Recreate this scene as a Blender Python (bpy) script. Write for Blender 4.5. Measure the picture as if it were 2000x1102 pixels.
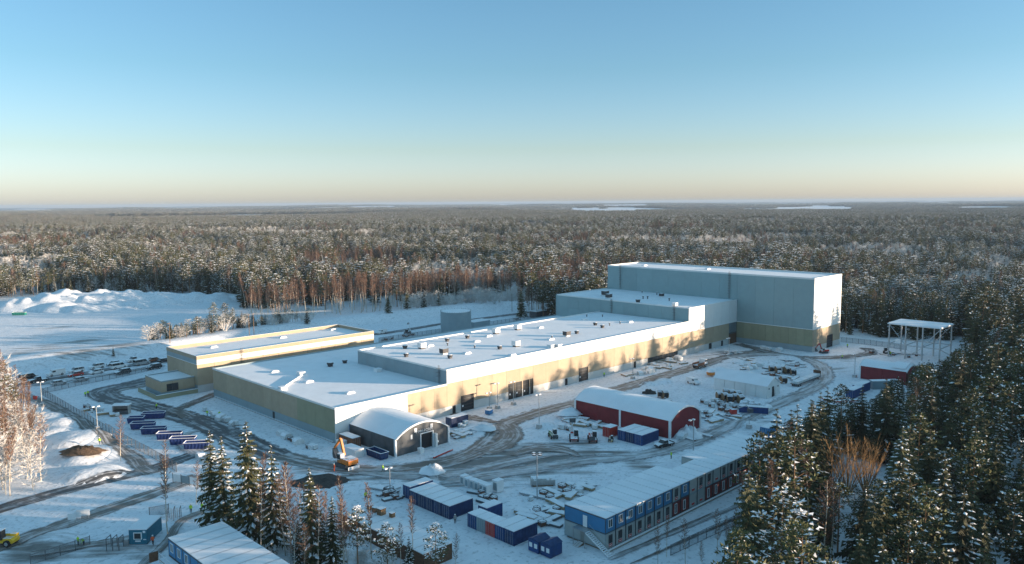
import bpy, bmesh, math, random
import numpy as np
from mathutils import Vector, Matrix
random.seed(7); np.random.seed(7)
for o in list(bpy.data.objects): bpy.data.objects.remove(o)
sc = bpy.context.scene
col = sc.collection
# ------------------------------------------------------------------ camera
TH, PI_, RO, FP, CH = .7915, .1005, .0077, 1544.26, 61.0
_f = np.array([math.cos(TH)*math.cos(PI_), math.sin(TH)*math.cos(PI_), -math.sin(PI_)])
_r0 = np.array([math.sin(TH), -math.cos(TH), 0.]); _u0 = np.cross(_r0, _f)
_u = _u0*math.cos(RO)+_r0*math.sin(RO); _r = _r0*math.cos(RO)-_u0*math.sin(RO)
cd = bpy.data.cameras.new('camera'); cam = bpy.data.objects.new('camera', cd); col.objects.link(cam)
cam.matrix_world = Matrix(((_r[0], _u[0], -_f[0], 0), (_r[1], _u[1], -_f[1], 0), (_r[2], _u[2], -_f[2], CH), (0, 0, 0, 1)))
cd.sensor_width = 36; cd.lens = 36*FP/2000; cd.clip_start = 1; cd.clip_end = 90000
sc.camera = cam
sc.render.resolution_x = 1024; sc.render.resolution_y = 564
# ------------------------------------------------------------------ light
SUN_EL, SUN_AZ = math.radians(6.4), math.radians(-52.6)      # azimuth from +X, counter-clockwise
w = bpy.data.worlds.new('World'); sc.world = w; w.use_nodes = True
nt = w.node_tree; bg = nt.nodes['Background']
sky = nt.nodes.new('ShaderNodeTexSky'); sky.sky_type = 'NISHITA'; sky.sun_disc = False
sky.sun_elevation = SUN_EL; sky.sun_rotation = math.pi/2-SUN_AZ
sky.altitude = 100; sky.air_density = 1.0; sky.dust_density = 0.6; sky.ozone_density = 2.0
# a tint on the sky by height above the horizon, the same all round: paler low down, deeper blue above, the unseen overhead part brightened to lift the shaded snow
tc = nt.nodes.new('ShaderNodeTexCoord'); sz = nt.nodes.new('ShaderNodeSeparateXYZ'); nt.links.new(tc.outputs['Generated'], sz.inputs[0])
rp = nt.nodes.new('ShaderNodeValToRGB'); nt.links.new(sz.outputs[2], rp.inputs[0]); rp.color_ramp.interpolation = 'LINEAR'
for i, (z_, c_) in enumerate(((0., (.70, .86, 1.78)), (.03, (.68, .79, 1.38)), (.065, (.62, .68, .92)), (.16, (.50, .64, .76)), (.25, (.50, .66, .76)), (.5, (.86, 1.08, 1.0)), (1., (1.0, 1.22, 1.06)))):
    e_ = rp.color_ramp.elements[i] if i < 2 else rp.color_ramp.elements.new(z_)
    e_.position = z_; e_.color = (*[q/2.2 for q in c_], 1)
vm = nt.nodes.new('ShaderNodeVectorMath'); vm.operation = 'MULTIPLY'; nt.links.new(sky.outputs[0], vm.inputs[0]); nt.links.new(rp.outputs[0], vm.inputs[1])
vs_ = nt.nodes.new('ShaderNodeVectorMath'); vs_.operation = 'SCALE'; vs_.inputs['Scale'].default_value = 2.2; nt.links.new(vm.outputs[0], vs_.inputs[0])
nt.links.new(vs_.outputs[0], bg.inputs[0]); bg.inputs[1].default_value = 0.125
sl = bpy.data.lights.new('sun', 'SUN'); sl.energy = 3.9; sl.angle = math.radians(0.55); sl.color = (1.0, 0.77, 0.56)
so = bpy.data.objects.new('sun', sl); col.objects.link(so)
sd = Vector((math.cos(SUN_EL)*math.cos(SUN_AZ), math.cos(SUN_EL)*math.sin(SUN_AZ), math.sin(SUN_EL)))
so.rotation_euler = sd.to_track_quat('Z', 'Y').to_euler()
so.location = (200, -60, 120)
sc.view_settings.view_transform = 'Standard'; sc.view_settings.look = 'None'; sc.view_settings.gamma = 1
sc.view_settings.use_curve_mapping = False
sc.view_settings.exposure = 1.65
HAZE = 6.5e-5

# ------------------------------------------------------------------ pixel helpers
def ray(px, py): return _f*FP+_r*(px-1000)+_u*(551-py)
def at(px, py, z=0.):
    d = ray(px, py); t = (z-CH)/d[2]; return d[0]*t, d[1]*t
def aty(px, py, y): d = ray(px, py); t = y/d[1]; return d[0]*t, CH+d[2]*t       # -> x, z on the plane Y=y
def atx(px, py, x): d = ray(px, py); t = x/d[0]; return d[1]*t, CH+d[2]*t
def project(x, y, z):
    d = np.array([x, y, z-CH]); k = d@_f
    if k <= 1: return (-9e9, -9e9)
    return 1000+FP*(d@_r)/k, 551-FP*(d@_u)/k

# ------------------------------------------------------------------ materials
MAT = {}
def mat(name, c, rough=.7, metal=0., var=.12, vs=1.5, bump=0., bs=6., snow=0., rnd=0., stretch=None, spec=.3, streak=None):
    """principled material; var = noise variation, snow = share of upward faces under snow, rnd = variation per object"""
    m = bpy.data.materials.new(name); m.use_nodes = True; MAT[name] = m
    t = m.node_tree; N = t.nodes; L = t.links; p = N['Principled BSDF']
    p.inputs['Roughness'].default_value = rough; p.inputs['Metallic'].default_value = metal
    p.inputs['Specular IOR Level'].default_value = spec
    g = N.new('ShaderNodeNewGeometry')
    src = g.outputs['Position']
    if stretch:
        mp = N.new('ShaderNodeMapping'); mp.inputs['Scale'].default_value = stretch; L.new(src, mp.inputs[0]); vec = mp.outputs[0]
    else: vec = src
    n = N.new('ShaderNodeTexNoise'); n.inputs['Scale'].default_value = vs; n.inputs['Detail'].default_value = 5
    L.new(vec, n.inputs['Vector'])
    mr = N.new('ShaderNodeMapRange'); mr.inputs[1].default_value = .3; mr.inputs[2].default_value = .7
    mr.inputs[3].default_value = 1-var; mr.inputs[4].default_value = 1+var; L.new(n.outputs[0], mr.inputs[0])
    val = mr.outputs[0]
    if rnd:
        oi = N.new('ShaderNodeObjectInfo'); r2 = N.new('ShaderNodeMapRange'); r2.inputs[3].default_value = 1-rnd; r2.inputs[4].default_value = 1+rnd
        L.new(oi.outputs['Random'], r2.inputs[0]); mu = N.new('ShaderNodeMath'); mu.operation = 'MULTIPLY'
        L.new(val, mu.inputs[0]); L.new(r2.outputs[0], mu.inputs[1]); val = mu.outputs[0]
    sv = N.new('ShaderNodeVectorMath'); sv.operation = 'SCALE'; sv.inputs[0].default_value = c[:3]; L.new(val, sv.inputs['Scale'])
    out = sv.outputs[0]
    if snow:
        sp = N.new('ShaderNodeSeparateXYZ'); L.new(g.outputs['Normal'], sp.inputs[0])
        n2 = N.new('ShaderNodeTexNoise'); n2.inputs['Scale'].default_value = 1.1; n2.inputs['Detail'].default_value = 3; L.new(src, n2.inputs['Vector'])
        ad = N.new('ShaderNodeMath'); ad.operation = 'MULTIPLY_ADD'; ad.inputs[1].default_value = 1.2; ad.inputs[2].default_value = snow-1.05
        L.new(n2.outputs[0], ad.inputs[0])
        a2 = N.new('ShaderNodeMath'); a2.operation = 'ADD'; L.new(ad.outputs[0], a2.inputs[0]); L.new(sp.outputs[2], a2.inputs[1])
        m3 = N.new('ShaderNodeMapRange'); m3.inputs[1].default_value = .55; m3.inputs[2].default_value = .75; L.new(a2.outputs[0], m3.inputs[0])
        mx = N.new('ShaderNodeMix'); mx.data_type = 'RGBA'; L.new(m3.outputs[0], mx.inputs[0]); L.new(out, mx.inputs[6]); mx.inputs[7].default_value = (.82, .83, .86, 1)
        out = mx.outputs[2]
    L.new(out, p.inputs['Base Color'])
    if bump:
        b = N.new('ShaderNodeBump'); b.inputs['Strength'].default_value = bump; b.inputs['Distance'].default_value = .3
        n4 = N.new('ShaderNodeTexNoise'); n4.inputs['Scale'].default_value = bs; n4.inputs['Detail'].default_value = 4; L.new(vec, n4.inputs['Vector'])
        L.new(n4.outputs[0], b.inputs['Height']); L.new(b.outputs[0], p.inputs['Normal'])
    return m
SNOWC = (.82, .83, .86)
mat('snow', SNOWC, .75, var=.05, vs=.4, bump=.35, bs=1.6)
mat('roof_snow', (.80, .81, .84), .75, var=.04, vs=.25, bump=.12, bs=.8)
mat('tree_snow', (.84, .84, .86), .8, var=.06, vs=1.)
mat('pine_needles', (.074, .078, .030), .75, var=.35, vs=.6, rnd=.35)
mat('spruce_needles', (.055, .058, .024), .75, var=.35, vs=.6, rnd=.35)
mat('pine_bark', (.20, .115, .065), .9, var=.3, vs=2.5, rnd=.2)
mat('spruce_bark', (.12, .09, .07), .9, var=.3, vs=2.5)
mat('birch_bark', (.50, .44, .36), .8, var=.35, vs=1.6, rnd=.25)
mat('birch_twig', (.17, .10, .07), .85, var=.25, vs=.5, rnd=.35)
mat('willow_twig', (.33, .21, .10), .85, var=.25, vs=.5)
mat('frost_twig', (.58, .56, .54), .85, var=.2, vs=.6, rnd=.15)
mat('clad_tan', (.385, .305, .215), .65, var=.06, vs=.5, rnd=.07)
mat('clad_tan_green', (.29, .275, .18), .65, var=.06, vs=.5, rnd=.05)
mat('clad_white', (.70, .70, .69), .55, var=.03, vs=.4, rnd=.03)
mat('clad_silver_shaded', (.25, .345, .36), .5, var=.04, vs=.4, rnd=.05)  # silver-white cladding with the shaded side's darkness put into its colour
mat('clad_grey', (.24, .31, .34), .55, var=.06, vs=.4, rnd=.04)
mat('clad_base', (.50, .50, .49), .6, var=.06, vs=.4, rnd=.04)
mat('trim_white', (.75, .76, .77), .5, var=.03)
mat('trim_dark', (.06, .065, .07), .5, var=.1)
mat('core', (.10, .10, .10), .8)
mat('door_dark', (.016, .019, .023), .45, var=.15)
mat('door_grey', (.28, .27, .25), .5, var=.1)
mat('glass', (.03, .035, .04), .12, var=.1, spec=.6)
mat('steel', (.42, .44, .45), .4, .6, var=.1)
mat('steel_dark', (.10, .11, .12), .5, .3, var=.15)
mat('vent_dark', (.055, .055, .06), .6, var=.2, snow=.45)
mat('vent_white', (.72, .72, .72), .5, var=.05, snow=.5)
mat('timber', (.20, .125, .07), .8, var=.25, vs=3., snow=.55)
mat('timber_pale', (.36, .27, .17), .8, var=.2, vs=3., snow=.6)
mat('concrete', (.40, .39, .38), .85, var=.15, vs=2., snow=.5)
mat('soil', (.13, .085, .055), .95, var=.35, vs=1.5, bump=.6, bs=3.)
mat('soil_dark', (.055, .05, .048), .95, var=.35, vs=1.5, bump=.6, bs=3.)
mat('tyre', (.025, .025, .027), .85)
mat('blue_paint', (.018, .06, .185), .5, var=.2, vs=1.5, rnd=.2)
mat('navy_paint', (.016, .04, .115), .5, var=.25, vs=1.5, rnd=.2)
mat('skip_blue', (.022, .045, .155), .55, var=.25, vs=1.5, snow=.35)
mat('module_blue', (.045, .19, .36), .55, var=.08, vs=1., rnd=.08)
mat('module_grey', (.36, .38, .37), .6, var=.08, vs=1., rnd=.08)
mat('module_red', (.20, .035, .03), .6, var=.12, vs=1., rnd=.08)
mat('hut_teal', (.02, .15, .22), .55, var=.1)
mat('red_paint', (.45, .04, .03), .5, var=.15, snow=.35)
mat('red_fabric', (.19, .022, .028), .6, var=.12, vs=.6)
mat('dark_fabric', (.075, .085, .095), .55, var=.2, vs=.6, bump=.2, bs=.8)
mat('pale_fabric', (.70, .71, .70), .55, var=.05, vs=.6, bump=.12, bs=.7)
mat('orange_paint', (.62, .20, .035), .45, var=.12, snow=.25)
mat('yellow_paint', (.75, .45, .03), .45, var=.1, snow=.2)
mat('green_paint', (.12, .22, .06), .5, var=.12, snow=.35)
mat('teal_paint', (.03, .22, .17), .5, var=.12, snow=.3)
mat('white_paint', (.70, .70, .70), .4, var=.05, snow=.4)
mat('black_paint', (.03, .032, .035), .35, var=.1, snow=.38)
mat('silver_paint', (.36, .37, .38), .35, .3, var=.05, snow=.4)
mat('brown_wall', (.115, .06, .035), .75, var=.25, vs=2.)
mat('rust', (.22, .09, .05), .8, var=.3, vs=2., snow=.3)
mat('hivis', (.42, .72, .03), .6, var=.08)
mat('hivis_orange', (.85, .12, .03), .6, var=.08)
mat('trousers', (.03, .035, .045), .8)
mat('skin', (.48, .30, .22), .6)
mat('work_grey', (.34, .34, .33), .7)
mat('blue_tarp', (.05, .20, .42), .5, var=.15, snow=.4)
mat('foil', (.60, .62, .62), .35, var=.15, vs=2., bump=.4, bs=4., snow=.6)
mat('lamp_glass', (.75, .76, .78), .3)

def mesh_sheet_mat(name, c, alpha):
    m = bpy.data.materials.new(name); m.use_nodes = True; MAT[name] = m
    t = m.node_tree; p = t.nodes['Principled BSDF']; p.inputs['Base Color'].default_value = (*c, 1)
    mix = t.nodes.new('ShaderNodeMixShader'); tr = t.nodes.new('ShaderNodeBsdfTransparent'); mix.inputs[0].default_value = alpha
    t.links.new(tr.outputs[0], mix.inputs[1]); t.links.new(p.outputs[0], mix.inputs[2]); t.links.new(mix.outputs[0], t.nodes['Material Output'].inputs[0])
mesh_sheet_mat('wire_mesh', (.13, .14, .15), .22)

# ------------------------------------------------------------------ mesh builder
class MB:
    def __init__(s): s.v = []; s.f = []; s.m = []
    def add(s, vs, fs, m=0):
        b = len(s.v); s.v += [tuple(map(float, q)) for q in vs]
        for q in fs: s.f.append(tuple(b+i for i in q)); s.m.append(m)
        return s
    def box(s, x0, x1, y0, y1, z0, z1, m=0, rz=0., c=None, rx=0., ry=0.):
        vs = [(x, y, z) for z in (z0, z1) for y in (y0, y1) for x in (x0, x1)]
        if rz or rx or ry:
            c = Vector(c if c else ((x0+x1)/2, (y0+y1)/2, (z0+z1)/2))
            R = Matrix.Rotation(rz, 3, 'Z') @ Matrix.Rotation(ry, 3, 'Y') @ Matrix.Rotation(rx, 3, 'X')
            vs = [tuple(R @ (Vector(q)-c)+c) for q in vs]
        return s.add(vs, [(0, 2, 3, 1), (4, 5, 7, 6), (0, 1, 5, 4), (2, 6, 7, 3), (0, 4, 6, 2), (1, 3, 7, 5)], m)
    def tube(s, p0, p1, r0, r1=None, n=6, m=0, cap=True):
        r1 = r0 if r1 is None else r1
        p0 = Vector(p0); p1 = Vector(p1); d = (p1-p0)
        if d.length < 1e-6: return s
        q = d.to_track_quat('Z', 'Y'); vs = []
        for p, r in ((p0, r0), (p1, r1)):
            for i in range(n):
                a = 2*math.pi*i/n; vs.append(p+q @ Vector((r*math.cos(a), r*math.sin(a), 0)))
        fs = [(i, (i+1) % n, n+(i+1) % n, n+i) for i in range(n)]
        if cap: fs += [tuple(range(n-1, -1, -1)), tuple(range(n, 2*n))]
        return s.add(vs, fs, m)
    def prism(s, poly, a0, a1, axis='y', m=0):
        """closed outline (2-D points) swept along an axis; for 'y' points are (x,z), for 'x' (y,z), for 'z' (x,y)"""
        n = len(poly); vs = []
        for a in (a0, a1):
            for q in poly: vs.append((q[0], a, q[1]) if axis == 'y' else ((a, q[0], q[1]) if axis == 'x' else (q[0], q[1], a)))
        fs = [(i, (i+1) % n, n+(i+1) % n, n+i) for i in range(n)]+[tuple(range(n-1, -1, -1)), tuple(range(n, 2*n))]
        return s.add(vs, fs, m)
    def lathe(s, prof, c=(0, 0, 0), n=12, m=0):
        vs = []; k = len(prof)
        for r, z in prof:
            for i in range(n): a = 2*math.pi*i/n; vs.append((c[0]+r*math.cos(a), c[1]+r*math.sin(a), c[2]+z))
        fs = [(j*n+i, j*n+(i+1) % n, (j+1)*n+(i+1) % n, (j+1)*n+i) for j in range(k-1) for i in range(n)]
        fs += [tuple(range(n-1, -1, -1)), tuple(range((k-1)*n, k*n))]
        return s.add(vs, fs, m)
    def mesh(s, name, mats, smooth=False):
        me = bpy.data.meshes.new(name); me.from_pydata(s.v, [], s.f)
        for q in ([mats] if isinstance(mats, str) else mats): me.materials.append(MAT[q])
        if len(me.materials) > 1: me.polygons.foreach_set('material_index', s.m)
        if smooth: me.polygons.foreach_set('use_smooth', [True]*len(s.f))
        bm = bmesh.new(); bm.from_mesh(me); bmesh.ops.recalc_face_normals(bm, faces=bm.faces); bm.to_mesh(me); bm.free()
        return me
    def build(s, name, mats, parent=None, loc=(0, 0, 0), rz=0., smooth=False, raw=False):
        me = s.mesh(name, mats, smooth)
        return obj(name, me, parent, loc, rz)
def obj(name, me, parent=None, loc=(0, 0, 0), rz=0.):
    o = bpy.data.objects.new(name, me); col.objects.link(o); o.location = loc; o.rotation_euler = (0, 0, rz)
    if parent is not None: o.parent = parent
    return o
def tag(o, label=None, cat=None, group=None, kind=None):
    if label: o['label'] = label
    if cat: o['category'] = cat
    if group: o['group'] = group
    if kind: o['kind'] = kind
    return o
def thing(name, label, cat, loc=(0, 0, 0), rz=0., group=None):
    return tag(obj(name, None, None, loc, rz), label, cat, group)
def dup(root, loc, rz=0., label=None, group=None, scale=None):
    c = root.copy(); col.objects.link(c); c.location = loc; c.rotation_euler = (0, 0, rz)
    if label: c['label'] = label
    if group: c['group'] = group
    if scale: c.scale = scale if isinstance(scale, tuple) else (scale,)*3
    for ch in root.children:
        d = ch.copy(); col.objects.link(d); d.parent = c
        for g in ch.children:
            e = g.copy(); col.objects.link(e); e.parent = d
    return c
BX = lambda *a, m=0, **k: MB().box(*a, m=m, **k)

# ------------------------------------------------------------------ noise and terrain
_rs = np.random.RandomState(11); _G = _rs.rand(256, 256)
def vn(x, y, s, o=0):
    x = np.asarray(x, float)/s+17.3*o+1000; y = np.asarray(y, float)/s+31.7*o+1000
    xi = np.floor(x).astype(int); yi = np.floor(y).astype(int); fx = x-xi; fy = y-yi
    fx = fx*fx*(3-2*fx); fy = fy*fy*(3-2*fy)
    g = lambda a, b: _G[a & 255, b & 255]
    return (g(xi, yi)*(1-fx)+g(xi+1, yi)*fx)*(1-fy)+(g(xi, yi+1)*(1-fx)+g(xi+1, yi+1)*fx)*fy
def sstep(a, b, x): t = np.clip((x-a)/(b-a), 0, 1); return t*t*(3-2*t)
BERM = [at(*q, 3.) for q in ((-260, 745), (20, 705), (100, 692), (320, 668), (480, 645), (620, 628), (760, 612), (860, 601), (960, 592), (1080, 590))]
BERM += [(BERM[-1][0]+60, BERM[-1][1]-10)]
def pl_dist(x, y, pts):
    """signed distance to a polyline (+ on the camera side)"""
    best = np.full(np.shape(x), 1e9); sg = np.ones(np.shape(x))
    for (ax, ay), (bx, by) in zip(pts[:-1], pts[1:]):
        dx, dy = bx-ax, by-ay; L = dx*dx+dy*dy
        t = np.clip(((x-ax)*dx+(y-ay)*dy)/L, 0, 1); qx = x-ax-t*dx; qy = y-ay-t*dy; d = np.hypot(qx, qy)
        cr = dx*(y-ay)-dy*(x-ax); m = d < best; best = np.where(m, d, best); sg = np.where(m, np.where(cr > 0, -1., 1.), sg)
    return best*sg
MOUNDS = []     # x, y, rx, ry, height, rotation
for (px, py, r, h) in ((70, 604, 17, 6.5), (130, 600, 20, 8.5), (190, 598, 18, 8), (250, 596, 18, 7.5), (310, 594, 15, 6), (370, 592, 13, 5.5), (425, 590, 12, 4.5),
                       (120, 610, 9, 4.5), (165, 611, 8, 4.), (215, 607, 8, 3.6), (262, 604, 9, 3.8), (330, 599, 9, 3.5), (30, 606, 13, 4.), (468, 588, 9, 4.5)):
    x, y = at(px, py); k = 10/math.hypot(x, y); MOUNDS.append((x+k*x*.9, y+k*y*.9, r, r*.9, h))
for (px, py, r, h) in ((118, 832, 9, 1.8), (150, 862, 10, 2.3), (175, 890, 9, 2.), (195, 925, 7, 1.6), (168, 930, 6, 1.5), (100, 850, 8, 1.6), (95, 820, 7, 1.5),
                       (1110, 812, 5, 1.4), (1060, 832, 4, 1.2), (940, 842, 4, .9), (1455, 830, 5, 1.2), (1290, 745, 5, 1.1), (1265, 750, 4, .9),
                       (1400, 722, 5, 1.), (845, 932, 3, 1.1), (100, 1055, 5, .7), (1630, 860, 6, 1.), (1500, 708, 8, 1.2), (1430, 705, 6, .9), (1540, 700, 6, 1.)):
    x, y = at(px, py); MOUNDS.append((x, y, r*.62, r*.62, h))
def gz(x, y):
    x = np.asarray(x, float); y = np.asarray(y, float); d = np.hypot(x-150, y-180)
    a = sstep(420, 1500, d)*7+sstep(1500, 6000, d)*12+sstep(6000, 14000, d)*20
    z = a*((vn(x, y, 900, 1)-.45)*1.4+(vn(x, y, 2600, 2)-.45)*.8)
    z = z-sstep(3000, 5000, d)*4
    b = pl_dist(x, y, BERM)
    near = sstep(900, 500, d)
    z = z+3.2*near*np.where(b >= 0, 1-sstep(0, 12.5, b), 1-.95*sstep(-2, -30, b))
    nn = vn(x, y, 5.5, 3); n2 = vn(x, y, 2.3, 4)
    for mx, my, rx, ry, h in MOUNDS:
        q = ((x-mx)/rx)**2+((y-my)/ry)**2
        z = np.maximum(z, np.where(q < 4, h*np.clip(1-.5*q, 0, 1)**.8*(.62+.5*nn+.22*n2), -9))
    m = sstep(0, 40, np.abs(b))
    return z+(vn(x, y, 3.1, 5)-.6)*.10
def gz1(x, y): return float(gz(np.array([x]), np.array([y]))[0])
# ------------------------------------------------------------------ ground
def axis(segs):
    out = []
    for a, b, n in segs: out += list(np.linspace(a, b, n, endpoint=False))
    return np.array(out+[segs[-1][1]])
gx = axis([(-26000, -6000, 14), (-6000, -1000, 22), (-1000, -100, 24), (-100, 20, 20), (20, 350, 290), (350, 600, 40), (600, 1600, 36), (1600, 6000, 36), (6000, 26000, 34)])
gy = axis([(-26000, -6000, 10), (-6000, -1000, 16), (-1000, -100, 16), (-100, 50, 20), (50, 345, 260), (345, 620, 120), (620, 1600, 40), (1600, 6000, 36), (6000, 26000, 34)])
X, Y = np.meshgrid(gx, gy); Z = gz(X.ravel(), Y.ravel())
nx, ny = len(gx), len(gy)
me = bpy.data.meshes.new('ground')
vv = np.stack([X.ravel(), Y.ravel(), Z], 1)
idx = np.arange(nx*ny).reshape(ny, nx)
ff = np.stack([idx[:-1, :-1], idx[:-1, 1:], idx[1:, 1:], idx[1:, :-1]], -1).reshape(-1, 4)
me.vertices.add(len(vv)); me.vertices.foreach_set('co', vv.ravel())
me.loops.add(ff.size); me.loops.foreach_set('vertex_index', ff.ravel())
me.polygons.add(len(ff)); me.polygons.foreach_set('loop_start', np.arange(0, ff.size, 4)); me.polygons.foreach_set('loop_total', np.full(len(ff), 4))
me.update(calc_edges=True); me.validate()
me.polygons.foreach_set('use_smooth', [True]*len(ff))
# trampled / dirty share of the snow
DIRT = [  # px, py, radius m, amount
 (900, 905, 9, .8), (960, 900, 9, .8), (1010, 890, 8, .85), (1060, 885, 9, .9), (1100, 895, 9, .8), (1060, 905, 8, .8), (1000, 912, 8, .7), (940, 930, 8, .6), (880, 940, 7, .55),
 (1150, 890, 8, .7), (1200, 888, 7, .6), (1090, 870, 7, .6), (1140, 868, 6, .55), (980, 940, 9, .5), (1050, 930, 9, .55), (1120, 915, 8, .55), (820, 930, 8, .5), (740, 935, 8, .5),
 (680, 935, 8, .5), (610, 915, 8, .5), (500, 880, 8, .5), (430, 830, 9, .6), (350, 830, 9, .5), (330, 850, 8, .4), (390, 860, 9, .4), (870, 803, 6, .7), (850, 798, 4, .7), (905, 818, 5, .6),
 (975, 800, 7, .4), (1060, 770, 8, .35), (1200, 720, 12, .35), (1290, 705, 10, .45), (1380, 700, 10, .5), (1340, 688, 9, .55), (1410, 690, 8, .6), (1450, 690, 8, .5),
 (1540, 790, 9, .4), (1480, 820, 8, .4), (1400, 850, 8, .4), (1330, 880, 8, .4), (1620, 720, 10, .5), (1560, 720, 8, .4), (1650, 700, 9, .6), (1700, 690, 8, .5), (1250, 910, 7, .5),
 (100, 1070, 9, .6), (150, 1060, 8, .5), (220, 1070, 8, .5), (290, 1080, 7, .5), (60, 1080, 9, .7), (330, 1010, 6, .3), (150, 700, 20, .5), (100, 680, 22, .5), (60, 660, 25, .4), (220, 690, 16, .6),
 (170, 665, 18, .5), (40, 690, 20, .5), (230, 660, 15, .35), (120, 640, 20, .4), (200, 640, 14, .35), (1010, 960, 6, .3), (1090, 975, 6, .35), (1180, 800, 6, .4), (1290, 800, 8, .4), (1330, 770, 8, .3)]
da = np.zeros(len(vv))
nz = vn(vv[:, 0], vv[:, 1], 7, 8)
for px, py, r, a in DIRT:
    x, y = at(px, py); q = ((vv[:, 0]-x)**2+(vv[:, 1]-y)**2)/(r*r); da = np.maximum(da, a*np.exp(-q*.9))
at_ = me.attributes.new('dirt', 'FLOAT', 'POINT'); at_.data.foreach_set('value', da)
D0 = np.hypot(vv[:, 0], vv[:, 1])
fa = sstep(11500, 13500, D0)
at_ = me.attributes.new('far', 'FLOAT', 'POINT'); at_.data.foreach_set('value', fa)
def ground_mat():
    m = bpy.data.materials.new('snow_ground'); m.use_nodes = True; MAT['snow_ground'] = m
    t = m.node_tree; N = t.nodes; L = t.links; p = N['Principled BSDF']; p.inputs['Roughness'].default_value = .8; p.inputs['Specular IOR Level'].default_value = .25
    g = N.new('ShaderNodeNewGeometry')
    def noise(scale, detail=4, rot=None, st=None):
        v = g.outputs['Position']
        if st:
            mp = N.new('ShaderNodeMapping'); mp.vector_type = 'TEXTURE'; mp.inputs['Rotation'].default_value = (0, 0, rot); mp.inputs['Scale'].default_value = st; L.new(v, mp.inputs[0]); v = mp.outputs[0]
        n = N.new('ShaderNodeTexNoise'); n.inputs['Scale'].default_value = scale; n.inputs['Detail'].default_value = detail; L.new(v, n.inputs['Vector']); return n.outputs[0]
    def mrange(v, a, b, c=0., d=1.):
        q = N.new('ShaderNodeMapRange'); q.inputs[1].default_value = a; q.inputs[2].default_value = b; q.inputs[3].default_value = c; q.inputs[4].default_value = d; L.new(v, q.inputs[0]); return q.outputs[0]
    def math_(op, a, b):
        q = N.new('ShaderNodeMath'); q.operation = op
        for i, s in enumerate((a, b)):
            if isinstance(s, (int, float)): q.inputs[i].default_value = s
            else: L.new(s, q.inputs[i])
        return q.outputs[0]
    def mix(f, a, b):
        q = N.new('ShaderNodeMix'); q.data_type = 'RGBA'; L.new(f, q.inputs[0])
        for i, s in ((6, a), (7, b)):
            if isinstance(s, tuple): q.inputs[i].default_value = (*s, 1)
            else: L.new(s, q.inputs[i])
        return q.outputs[2]
    ad = N.new('ShaderNodeAttribute'); ad.attribute_name = 'dirt'; af = N.new('ShaderNodeAttribute'); af.attribute_name = 'far'
    base = mix(mrange(noise(.35), .35, .7), (.80, .81, .845), (.70, .72, .76))
    tramp = mrange(noise(1.1, 8), .54, .66)
    base = mix(math_('MULTIPLY', tramp, .6), base, (.40, .41, .43))
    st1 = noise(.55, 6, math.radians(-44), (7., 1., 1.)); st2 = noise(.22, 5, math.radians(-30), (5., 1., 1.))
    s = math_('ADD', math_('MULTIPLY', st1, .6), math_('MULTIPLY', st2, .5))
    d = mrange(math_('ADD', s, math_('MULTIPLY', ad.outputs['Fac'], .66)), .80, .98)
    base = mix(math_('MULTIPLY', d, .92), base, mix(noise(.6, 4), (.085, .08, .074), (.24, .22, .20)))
    fr = mrange(noise(.0011, 8), .38, .46); base = mix(af.outputs['Fac'], base, mix(fr, (.62, .64, .68), (.07, .075, .07)))
    L.new(base, p.inputs['Base Color'])
    b = N.new('ShaderNodeBump'); b.inputs['Strength'].default_value = .55; b.inputs['Distance'].default_value = .25
    h = math_('ADD', noise(1.1, 6), math_('MULTIPLY', st1, 1.2)); L.new(h, b.inputs['Height']); L.new(b.outputs[0], p.inputs['Normal'])
    return m
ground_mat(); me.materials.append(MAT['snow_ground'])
tag(obj('ground', me), kind='structure')

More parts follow.
